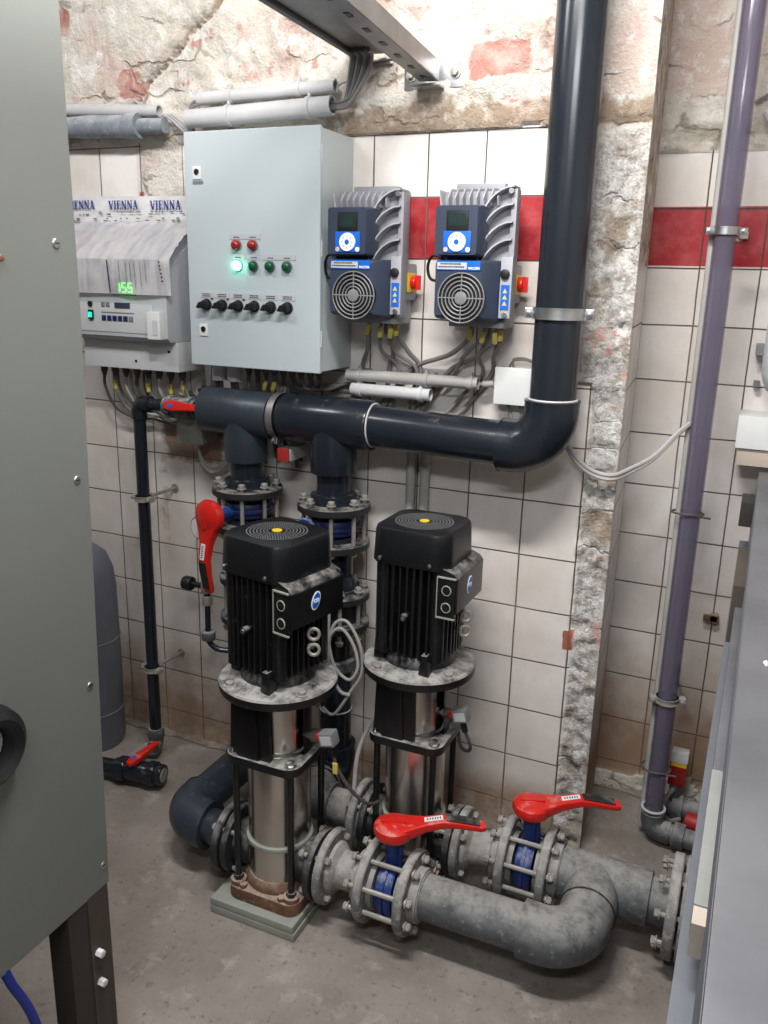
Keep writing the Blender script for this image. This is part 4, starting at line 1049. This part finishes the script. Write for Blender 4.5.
    for k in range(3): z = .046+k*.014; q.prism([(-.0055, -.0045), (.0055, -.0045), (0, .006)], (.074, -.152, z), (1, 0, 0), (0, 0, 1), (0, -.0004, 0))
    q.build('warning_label', ['label_blue', 'cable_tag'], t)
    for z in (.020, .292): q = MB(); q.cyl((.076, -.148, z), (.076, -.156, z), .006, 12); q.build('screw', 'zinc', t)
    # isolator on the right flank
    q = MB(); q.box(.045, .072, -.090, -.006, .045, .135, bev=.008); q.box(.048, .064, -.08, -.02, -.012, .05, bev=.004); q.build('isolator_box', 'drive_grey', t)
    q = MB(); q.box(.072, .078, -.075, -.030, .066, .112, bev=.002); q.build('isolator_plate', 'yellow', t)
    q = MB(); q.cyl((.077, -.053, .089), (.090, -.053, .089), .017, 20, bev=.002); q.box(.086, .100, -.059, -.047, .071, .107, bev=.002); q.build('isolator_knob', 'red', t)
    # black loop lead at the left
    q = MB(); q.tube(crv([(-.078, -.165, .146), (-.105, -.160, .150), (-.118, -.155, .125), (-.112, -.150, .098), (-.088, -.150, .092)]), .0035, 8); q.build('lead', 'black', t)
    q = MB(); q.box(-.070, .070, -.125, -.040, -.012, .012, bev=.003); q.build('gland_plate', 'drive_grey', t)
    return t
d1 = make_drive('dark blue and grey frequency drive next to the control cabinet')
d1.location = (.962, -.004, 1.455)
d2 = copy_tree(d1); d2['label'] = 'dark blue and grey frequency drive next to the tall dark riser'; d2.location = (1.239, -.004, 1.457)

# cables under drives into conduit, with yellow tags
for dx, nm in ((0, 'left drive'), (.277, 'right drive')):
    for i, (x, xm, xe) in enumerate(((.935, .915, .875), (.965, .955, .985), (.975, .985, .955), (1.000, .995, 1.035), (1.01, 1.03, 1.045))):
        if dx: xm2, xe2 = xm+dx-.045, xe+dx-.13+.012*i
        else: xm2, xe2 = xm, xe
        yy = -.085+.012*(i % 3); ye = -.016-.008*(i % 2)
        cable(nth((0, 1, 0, 2, 3)[i], 4)+' of the yellow-tagged cables under the '+nm if i != 2 else 'untagged grey cable under the '+nm,
              [(x+dx, yy, 1.452), (x+dx-.002, yy, 1.42), (xm2, (yy+ye)/2, 1.37), (xe2+.01, ye, 1.325), (xe2-(.05 if dx else 0), ye, 1.255 if i % 2 else 1.24), (xe2-(.10 if dx else .02), -.03, 1.19)], .0062 if i % 2 == 0 else .0048, 'cable', 'tagged cables under the '+nm if i != 2 else None, tagat=(x+dx-.001, yy-.001, 1.425-.006*(i % 2)) if i != 2 else None)

# ------------------------------------------------------------------ conduits
def conduit(label, a, b_, r, m='conduit', group=None, clips=(), open_end=True):
    t = thing('conduit', label, 'conduit', a, group=group); a, b_ = Vector(a), Vector(b_); d = (b_-a).normalized()
    q = MB(); q.lathe([(r*.8, 0), (r, 0), (r, (b_-a).length), (r*.8, (b_-a).length), (r*.8, .0)], a, d, 24); q.build('tube', m, t)
    for f in clips:
        c = a+(b_-a)*f; q = MB(); q.ring(c-d*.006, c+d*.006, r+.003, r, 20); q.box(c.x-.008, c.x+.008, c.y+r*.3, -.001, c.z-r*.9, c.z+r*.9) if abs(d.z) < .5 else q.box(c.x-r*.8, c.x+r*.8, c.y+r*.3, -.001, c.z-.008, c.z+.008)
        q.box(c.x-.003, c.x+.003, c.y-.006, c.y+.006, c.z+r, c.z+r+.010, bev=.001); q.build('clip', m, t)
    return t
conduit('grey conduit under the drives, the upper and longer of the pair', (.862, -.060, 1.301), (1.230, -.060, 1.303), .0155, 'conduit_dirty', 'conduits under the drives', (.1, .62, .95))
conduit('pale conduit under the drives, the lower and shorter of the pair', (.876, -.060, 1.264), (1.103, -.060, 1.264), .0165, 'conduit', 'conduits under the drives', (.1, .88))
conduit('upper pale conduit above the control cabinet', (.400, -.052, 2.005), (.815, -.052, 2.012), .0165, 'conduit', 'conduits above the control cabinet', (.25, .75))
conduit('lower and thicker pale conduit above the control cabinet', (.372, -.062, 1.955), (.812, -.062, 1.966), .0235, 'conduit', 'conduits above the control cabinet', (.3, .85))
conduit('left of two grey upright conduits above the right motor', (1.038, -.022, .30), (1.040, -.022, 1.12), .0135, 'conduit_dirty', 'upright conduits behind the right motor', (.3,))
conduit('right of two grey upright conduits above the right motor', (1.078, -.022, .30), (1.080, -.022, 1.12), .0135, 'conduit_dirty', 'upright conduits behind the right motor', (.2, .93))
conduit('pale conduit at top left above the crusted pipe', (-.20, -.045, 2.010), (.262, -.045, 1.984), .0155, 'conduit', None, ())
t = thing('crusted_pipe', 'thick blue-grey pipe crusted with plaster at top left', 'pipe', (.05, -.05, 1.92))
q = MB(); xs_ = lin(-.25, .165, .02); q.tube([(x, -.052, 1.957-.025*(x+.2)) for x in xs_], .03, 20, rs=[.030+.003*fb(x, 0, 14, 90) for x in xs_]); q.build('pipe', 'insul', t)
q = MB(); xs_ = lin(.155, .20, .012); q.tube([(x, -.052, 1.948) for x in xs_], .03, 20, rs=[.033+.003*fb(x, 2, 24, 91) for x in xs_]); q.build('socket', 'insul', t)
q = MB(); xs_ = lin(.195, .285, .012); q.tube([(x, -.052, 1.945) for x in xs_], .02, 20, rs=[.021+.003*fb(x, 2, 24, 92) for x in xs_]); q.build('nozzle', 'insul', t)
for i in range(3):
    cable(nth(i, 3)+' of the pale cables running down left of the control cabinet', [(.275+.012*i, -.04, 1.975), (.31+.012*i, -.035, 1.95), (.355+.01*i, -.03, 1.90), (.372+.01*i, -.03, 1.80), (.375+.008*i, -.03, 1.62), (.38+.008*i, -.03, 1.30), (.39, -.03, 1.20)], .0045, 'cable_light', 'pale cables beside the control cabinet')
for i in range(4):
    cable(nth(i, 4)+' of the cables bending into the conduits above the cabinet', [(.405, -.055, 2.004-.012*i), (.378, -.055, 1.99-.008*i), (.360+.004*i, -.045, 1.94), (.362+.006*i, -.035, 1.88), (.366+.008*i, -.032, 1.75)], .0045, 'cable', 'cables entering the conduits above the cabinet')

# junction boxes
t = thing('junction_box', 'white square junction box on the wall left of the tall riser', 'junction box', (1.31, -.03, 1.258))
q = MB(); q.box(1.270, 1.362, -.042, -.001, 1.256, 1.345, bev=.004); q.build('box', 'white_plastic', t)
q = MB(); q.box(1.268, 1.364, -.050, -.040, 1.254, 1.347, bev=.004); q.build('lid', 'white_plastic', t)
q = MB(); q.cyl((1.228, -.045, 1.300), (1.270, -.03, 1.303), .004, 10); q.m = 1; q.cyl((1.235, -.045, 1.300), (1.262, -.036, 1.302), .0085, 12, bev=.001)
tag(setbase(q.build('cable_joint', ['cable_light', 'cable_light'])), 'small pale cable joint between the long conduit and white junction box', 'cable joint')
for i in range(2):
    cable(('left', 'right')[i]+' of two thin cables leaving the bottom of the white junction box', [(1.30+.03*i, -.025, 1.258), (1.31+.03*i, -.025, 1.22), (1.335+.025*i, -.025, 1.16), (1.38+.02*i, -.025, 1.14)], .004, 'cable', 'thin cables under the white junction box')
for i in range(2):
    cable(('lower', 'upper')[i]+' of two thin dark cables arching over the white junction box', [(1.298+.01*i, -.025, 1.346), (1.31, -.03, 1.362+.004*i), (1.34, -.03, 1.366+.003*i), (1.37, -.03, 1.357)], .003, 'cable', 'thin cables over the white junction box')
t = thing('junction_box', 'small grey junction box with yellow sticker below the header end', 'junction box', (.355, -.06, 1.06))
q = MB(); q.box(.315, .405, -.085, -.001, 1.068, 1.140, bev=.006); q.build('box', 'jb_grey', t)
q = MB(); q.box(.313, .407, -.095, -.083, 1.066, 1.142, bev=.006); q.build('lid', 'jb_grey', t)
q = MB(); q.box(.340, .360, -.092, -.078, 1.1405, 1.143); q.build('sticker', 'yellow', t)
for i in range(2):
    cable(('inner', 'outer')[i]+' of two pale cables looping under the small grey junction box', [(.355, -.04, 1.066), (.365, -.05, 1.02-.01*i), (.41, -.055, .99-.012*i), (.455+.012*i, -.05, 1.02), (.468+.012*i, -.04, 1.08), (.470+.014*i, -.03, 1.15)], .0045, 'cable_light', 'pale cables under the small grey junction box')
# coil of grey cable on the riser
t = thing('cable_coil', 'coil of pale grey cable hanging on the riser between the motors', 'cable', (.95, -.20, .45))
q = MB(); q.tube(crv([(.895, -.235, .74), (.893, -.24, .68), (.896, -.24, .60), (.91, -.24, .52), (.935, -.235, .462), (.965, -.23, .45)]), .005, 8); q.build('cable', 'cable_light', t)
q = MB(); q.tube(crv([(.903, -.235, .70), (.905, -.24, .60), (.925, -.24, .53), (.965, -.235, .50), (.988, -.23, .54), (.975, -.23, .60), (.94, -.235, .645), (.91, -.24, .62), (.905, -.24, .56)]), .0045, 8); q.build('loop', 'cable_light', t)
q = MB(); q.tube(crv([(.905, -.24, .60), (.92, -.235, .655), (.955, -.23, .665), (.992, -.225, .60), (.995, -.22, .52), (.965, -.225, .46), (.92, -.235, .385), (.885, -.24, .40)]), .0045, 8); q.build('loop', 'cable_light', t)
q = MB(); q.tube(crv([(.88, -.245, .64), (.878, -.25, .56), (.872, -.255, .50), (.868, -.26, .42)]), .0065, 8); q.build('cable', 'cable', t)
# double cable crossing the pillar
t = thing('drooping_cable', 'pair of grey cables drooping from the header elbow across the broken wall edge', 'cable', (1.6, -.03, 1.10))
for k in (0, 1):
    o_ = .010*k
    q = MB(); q.tube(crv([(1.455, -.025, 1.17-o_), (1.485, -.03, 1.135-o_), (1.525, -.032, 1.108-o_), (1.575, -.03, 1.100-o_), (1.61, .03, 1.11-o_), (1.655, .09, 1.135-o_*.7), (1.70, .13, 1.19-o_*.5), (1.728, .15, 1.218-o_*.3)]), .0055, 8); q.build('cable', 'cable_light', t)
# pressure sensors at pump heads
def sensor(label, x, y, z, s=1):
    t = thing('pressure_sensor', label, 'sensor', (x, y, z-.03), group='pressure sensors at the pump heads')
    a = Vector((1, -.25, .25)).normalized()
    c = Vector((x, y, z)); q = MB(); q.cyl(c-a*.07, c-a*.02, .008, 12); q.cyl(c-a*.045, c-a*.025, .014, 6); q.m = 1; q.cyl(c-a*.026, c-a*.014, .011, 14)
    q.build('stem', ['steel_dull', 'red'], t)
    q = MB(); q.box(-.019, .019, -.016, .016, -.016, .018, bev=.004, mtx=Matrix.Translation(c+a*.008) @ Matrix.Rotation(-.25, 4, 'Y')); q.build('housing', 'grille', t)
    q = MB(); q.box(-.013, .015, -.0175, -.015, -.010, .012, mtx=Matrix.Translation(c+a*.008) @ Matrix.Rotation(-.25, 4, 'Y')); q.build('label_plate', 'conduit', t)
    q = MB(); q.cyl(c+Vector((.012, 0, -.016)), c+Vector((.020, -.002, -.042)), .008, 12, bev=.001); q.build('cable_gland', 'black', t)
    return t
sensor('grey pressure sensor with red band at the head of the left pump', 1.060, -.545, .512)
sensor('pale pressure sensor with red mark at the head of the right pump', 1.302, -.300, .512)
cable('grey cable with yellow tag drooping from the left pump sensor', [(1.080, -.547, .472), (1.090, -.545, .44), (1.115, -.53, .385), (1.145, -.50, .335), (1.15, -.44, .30), (1.13, -.40, .27), (1.11, -.36, .20)], .0045, 'cable_dark', None, tagat=(1.090, -.549, .445))
cable('dark cable looping under the right pump sensor', [(1.322, -.302, .472), (1.335, -.295, .43), (1.325, -.28, .405), (1.30, -.26, .40), (1.27, -.20, .41)], .0045, 'cable_dark')
cable('pale cable rising in an arc behind the flange left of the right pump', [(1.03, -.33, .23), (1.025, -.30, .32), (1.04, -.27, .39), (1.065, -.24, .43), (1.08, -.20, .40)], .006, 'cable_light')

# ------------------------------------------------------------------ strut rails at the top
t = thing('strut_rail', 'perforated steel channel rail reaching from the wall overhead', 'rail', (1.05, 0, 2.03))
dr = Vector((.105, -1, .0)).normalized(); sd = Vector((0, 0, 1)).cross(dr).normalized()*-1
o0 = Vector((1.055, -.028, 2.035))
def bar(o, d, L, w_, h_, s): return [(o, s*w_/2, Vector((0, 0, h_/2))), (o+d*L, s*w_/2, Vector((0, 0, h_/2)))]
def channel(q, o, d, L, w_, h_, s, tk=.003, bottom=True):
    q.loft(bar(o+s*(w_/2), d, L, tk, h_, s), rnd=.05); q.loft(bar(o-s*(w_/2), d, L, tk, h_, s), rnd=.05)
    if bottom: q.loft(bar(o-Vector((0, 0, h_/2)), d, L, w_, tk, s), rnd=.05)
    else: q.loft(bar(o+Vector((0, 0, h_/2)), d, L, w_, tk, s), rnd=.05)
q = MB(); channel(q, o0, dr, 1.3, .046, .042, sd); q.build('channel', 'strut', t)
for k in range(12):
    c = o0+dr*(.05+.10*k)-Vector((0, 0, .0232)); q = MB(); q.loft(bar(c-dr*.014, dr, .028, .012, .001, sd), rnd=.6); q.m = 0; q.build('slot', 'black', t)
    c = o0+dr*(.05+.10*k)+sd*.0250; q = MB(); q.loft(bar(c-dr*.010, dr, .020, .001, .010, sd), rnd=.4); q.build('slot', 'black', t)
q = MB()
q.box(.985, 1.050, -.016, -.010, 1.998, 2.062, bev=.002); q.box(1.065, 1.145, -.016, -.010, 1.998, 2.062, bev=.002); q.box(1.02, 1.092, -.06, -.012, 1.996, 2.002, bev=.001)
q.build('wall_bracket', 'zinc', t)
for x in (1.005, 1.118): q = MB(); q.cyl((x, -.016, 2.03), (x, -.020, 2.03), .014, 16); q.hexnut((x, -.020, 2.03), (0, -1, 0), .009, .010); q.build('bracket_bolt', 'bolt', t)
t = thing('cable_channel', 'wide dark metal cable channel overhead, left of the perforated rail', 'rail', (.90, 0, 2.08))
dr2 = Vector((.055, -1, .0)).normalized(); sd2 = Vector((dr2.y, -dr2.x, 0))*-1; o1 = Vector((.925, -.035, 2.10))
q = MB(); channel(q, o1, dr2, 1.0, .095, .036, sd2); q.build('channel', 'strut', t)
q = MB(); q.loft(bar(o1+Vector((-.058, 0, -.004)), dr2, 1.0, .016, .050, sd2), rnd=.2); q.build('side_rim', 'strut_dark', t)
q = MB(); q.box(.860, .955, -.035, -.004, 2.058, 2.064, bev=.001); q.box(.93, .965, -.012, -.004, 2.04, 2.10, bev=.002); q.build('wall_bracket', 'zinc', t)
for i in range(7):
    cable(nth(i, 7)+' of the cables dropping from the overhead channel into the conduits', [(.872+.009*i, -.10-.01*(i % 2), 2.075), (.868+.009*i, -.072, 2.068), (.858+.008*i, -.060, 2.035), (.850+.004*i, -.058, 1.99), (.835+.002*i, -.06, 1.962+.005*(i % 3)), (.805, -.062, 1.960+.004*(i % 3))], .0055, 'cable_dark' if i % 2 else 'cable', 'cables between overhead channel and conduits')

# ------------------------------------------------------------------ clear violet pipe and its foot
VX, VY = 1.757, .14
t = thing('violet_pipe', 'clear violet PVC pipe rising up the alcove wall', 'pipe', (VX, VY, .03))
q = MB(); q.lathe([(.026, 0), (.026, 2.6), (.0225, 2.6), (.0225, 0), (.026, 0)], (VX, VY, .10), (0, 0, 1), 32); q.build('clear_tube', 'violet_pipe', t)
q = MB(); q.cyl((VX, VY, .10), (VX, VY, 1.95), .012, 16); q.build('water_column', 'violet_pipe', t)
elbow(t, (VX, VY, .045), (0, 0, -1), (1, -.1, 0), .026, 'pvc_dusty', R=.032, sock=.02, ro=1.22)
q = MB(); q.torus((VX, VY, .112), (0, 0, 1), .031, .004, 28, 8); q.build('glue_ring', 'conduit', t)
q = MB(); q.cyl((1.80, VY-.005, .045), (2.3, VY-.05, .045), .028, 24); q.build('pipe', 'pvc_dusty', t)
q = MB(); q.cyl((1.818, VY-.006, .045), (1.85, VY-.009, .045), .037, 12, bev=.003); q.build('union', 'pvc_dusty', t)
t = thing('white_conduit', 'slim pale conduit standing directly beside the violet pipe', 'conduit', (1.727, .165, .02))
q = MB(); q.cyl((1.727, .165, .03), (1.727, .165, 2.70), .009, 14); q.build('tube', 'conduit_dirty', t)
clamp('chrome clamp with white plug high on the violet pipe', (VX, VY, 1.680), (0, 0, 1), .0265, (1, .3, 0), (VX+.02, .362, 1.68), wd=.018)
clamp('dusty clamp low on the violet pipe', (VX, VY, .455), (0, 0, 1), .0265, (1, .3, 0), (VX, .362, .455), m='bolt', wd=.018)
for z, nm in ((.985, 'dark wire tied around the middle of the violet pipe'), (.235, 'grey wire tied around the foot of the violet pipe')):
    q = MB(); q.torus((VX-.008, VY+.008, z), (0, .1, 1), .040, .0028, 28, 6); q.tube([(VX+.02, VY-.02, z), (VX+.05, VY-.01, z-.004)], .003, 6); tag(setbase(q.build('wire_tie', 'cable_dark')), nm, 'wire')
q = MB(); q.box(1.775, 1.80, .34, .362, 1.672, 1.69, bev=.002); tag(setbase(q.build('wall_plug', 'beige')), 'small beige wall plug behind the upper violet pipe clamp', 'plug')
q = MB(); q.cyl((1.845, .362, .635), (1.845, .335, .635), .012, 10); q.box(1.815, 1.855, .335, .345, .625, .645, bev=.002); tag(setbase(q.build('rusty_stub', 'rust')), 'short rusty stub on the alcove tiles right of the violet pipe', 'stub')
t = thing('dosing_valve', 'small valve with white cap and red and yellow label behind the violet pipe foot', 'valve', (1.80, .27, .03))
q = MB(); q.box(1.782, 1.830, .250, .285, .205, .240, bev=.006); q.build('cap', 'white_plastic', t)
q = MB(); q.box(1.785, 1.827, .252, .283, .192, .206); q.build('yellow_band', 'yellow', t)
q = MB(); q.box(1.780, 1.828, .250, .285, .130, .192, bev=.002); q.build('red_body', 'lens_red', t)
q = MB(); q.cyl((1.804, .268, .04), (1.804, .268, .13), .018, 16); q.cyl((1.77, .268, .05), (2.1, .268, .05), .03, 20); q.cyl((1.80, .268, .05), (1.83, .268, .05), .042, 12); q.build('fitting', 'pvc_dusty', t)
q = MB(); q.tube(crv([(1.80, .25, .12), (1.785, .22, .10), (1.78, .21, .06), (1.80, .22, .03), (1.83, .23, .04)]), .007, 8); q.build('hose', 'cable', t)
for x0 in (1.86,):
    q = MB(); q.cyl((1.845, .215, .05), (1.90, .205, .05), .025, 16, bev=.002); tag(setbase(q.build('red_fitting', 'red_dark')), 'dark red pipe fitting on the floor at the violet pipe foot', 'fitting')

# ------------------------------------------------------------------ right foreground steel unit
UX, UZ = 1.904, 1.098
t = thing('steel_unit', 'long galvanised steel unit at right, its flat top seen from above', 'unit', (2.25, -1.0, .02))
q = MB(); q.box(UX, 2.62, -2.05, .22, UZ-.012, UZ, bev=.003); q.build('top_plate', 'galv', t)
q = MB(); q.box(UX-.001, 2.60, -2.04, .21, .35, UZ-.013, bev=.003); q.build('side_wall', 'galv_edge', t)
q = MB(); q.box(UX-.022, UX, -1.9, .15, .80, .93, bev=.002); q.build('edge_trim', 'galv_edge', t)
q = MB(); q.box(UX-.0135, UX-.0005, -1.38, -1.13, .960, 1.000, bev=.002); q.m = 1; q.box(UX-.013, UX-.0005, -1.405, -1.38, .962, .998); q.build('cable_duct', ['duct', 'beige'], t)
q = MB(); q.box(UX-.0125, UX-.0005, -1.129, -.50, .960, .999, bev=.002); q.build('edge_trim', 'galv', t)
q = MB(); q.box(UX-.020, UX, -.55, -.30, .90, 1.04, bev=.002); q.build('side_bracket', 'panel_brown', t)
q = MB(); q.box(UX-.030, UX, .02, .12, 1.00, 1.06, bev=.002); q.build('side_bracket', 'panel_dark', t)
for x in (2.0, 2.5):
    for y in (-1.9, .1): q = MB(); q.box(x-.03, x+.03, y-.03, y+.03, 0, .352); q.build('leg', 'galv_edge', t)
q = MB(); q.cyl((1.935, -1.02, UZ+.0), (1.938, -1.02, UZ+.003), .005, 8); tag(setbase(q.build('paint_chip', 'white_plastic')), 'tiny white chip lying on the steel unit top', 'chip')
t = thing('wall_box', 'white box with beige skirt at the right picture edge above the steel unit', 'box', (1.95, .3, 1.10))
q = MB(); q.box(1.838, 2.05, .24, .362, 1.150, 1.235, bev=.003); q.build('box', 'white_plastic', t)
q = MB(); q.box(1.845, 2.05, .25, .362, 1.104, 1.150, bev=.002); q.build('skirt', 'beige', t)
t = thing('wall_vessel', 'pale blue-grey rounded vessel at the right edge above the white box', 'vessel', (1.98, .28, 1.27))
q = MB(); q.lathe([(0, 0), (.05, .005), (.085, .03), (.10, .07), (.10, .19), (.085, .23), (.05, .255), (0, .26)], (1.975, .25, 1.275), (0, 0, 1), 36); q.build('shell', 'cab', t)
q = MB(); q.box(1.855, 1.885, .30, .362, 1.385, 1.412); q.build('bracket', 'strut', t)
q = MB(); q.box(1.86, 1.875, .33, .362, 1.300, 1.315); q.build('bracket', 'strut', t)
cable('thin dark cable looping on the alcove plaster right of the violet pipe', [(1.775, .33, 1.99), (1.80, .335, 2.005), (1.83, .335, 2.03), (1.88, .335, 2.05)], .004, 'cable')
cable('pale cable looping on the plaster ledge right of the violet pipe', [(1.90, .32, 1.945), (1.86, .32, 1.935), (1.82, .32, 1.94), (1.80, .325, 1.965)], .005, 'cable_light')

# ------------------------------------------------------------------ left foreground cabinet
PX = .957
t = thing('steel_cabinet', 'large grey-green steel cabinet filling the left foreground', 'cabinet', (.7, -1.5, .1))
q = MB(); q.prism([(-2.6, .525), (-1.157, .525), (-1.128, 1.5), (-1.128, 2.6), (-2.6, 2.6)], (PX, 0, 0), (0, 1, 0), (0, 0, 1), (-.45, 0, 0), bev=.003); q.build('side_panel', 'panel', t)
for z, y in ((1.591, -1.167), (1.249, -1.161), (.908, -1.167), (.568, -1.168)):
    q = MB(); q.lathe([(0, 0), (.0062, 0), (.0068, .001), (.006, .002), (0, .0024)], (PX, y, z), (1, 0, 0), 16); q.m = 1; q.box(PX+.0022, PX+.0028, y-.004, y+.004, z-.0008, z+.0008)
    q.build('panel_screw', ['zinc', 'black'], t)
q = MB(); q.cyl((PX, -1.275, 1.568), (PX+.014, -1.275, 1.568), .0045, 12, bev=.001); q.m = 1; q.cyl((PX, -1.275, 1.568), (PX+.003, -1.275, 1.568), .0065, 14); q.build('hook_bolt', ['rust', 'zinc'], t)
q = MB(); q.lathe([(.030, 0), (.056, 0), (.062, .010), (.058, .026), (.046, .036), (.034, .028), (.030, .0)], (PX, -1.380, .912), (1, 0, 0), 40); q.m = 1; q.cyl((PX, -1.380, .912), (PX+.010, -1.380, .912), .030, 24); q.build('cable_grommet', ['black', 'label_grey'], t)
for y in (-1.208, -2.3):
    q = MB(); q.box(PX-.05, PX-.002, y-.045, y+.045, 0, .528, bev=.003); q.m = 1; q.box(PX-.004, PX, y-.002, y+.046, 0, .528); lg = q.build('leg', ['panel_dark', 'panel_brown'], t)
    for z in (.409, .347):
        q = MB(); q.hexnut((PX, y+.012, z), (1, 0, 0), .0075, .012); q.build('leg_bolt', 'white_plastic', lg)
    q = MB(); q.box(PX-.43, PX-.37, y-.03, y+.03, 0, .522, bev=.003); q.build('leg', 'panel_dark', t)
q = MB(); q.tube(crv([(PX-.02, -1.385, .60), (PX-.005, -1.375, .51), (PX, -1.339, .394), (PX, -1.30, .15), (PX+.02, -1.32, .012)]), .0075, 10); tag(setbase(q.build('blue_cable', 'bluecable')), 'dark blue cable hanging under the grey-green cabinet', 'cable')

# ------------------------------------------------------------------ tank behind the cabinet
t = thing('filter_tank', 'tall grey-violet rounded tank at left between cabinet and tiled wall', 'tank', (-.10, -.13, 0))
q = MB(); q.lathe([(0, 0), (.098, 0), (.104, .02), (.106, .35), (.104, .56), (.098, .62), (.080, .67), (.045, .70), (0, .71)], (-.055, -.14, 0), (0, 0, 1), 40); q.build('shell', 'tank', t)
q = MB(); q.torus((-.055, -.14, .385), (0, 0, 1), .106, .0022, 44, 6); q.torus((-.055, -.14, .13), (0, 0, 1), .105, .0022, 44, 6); q.build('strap', 'cable', t)
q = MB(); q.box(.010, .040, -.240, -.205, .44, .56, bev=.002); q.build('label_plate', 'tank', t)
for z in (.475, .50): q = MB(); q.box(.030, .050, -.245, -.225, z-.008, z+.006, bev=.003); q.build('clip', 'white_plastic', t)
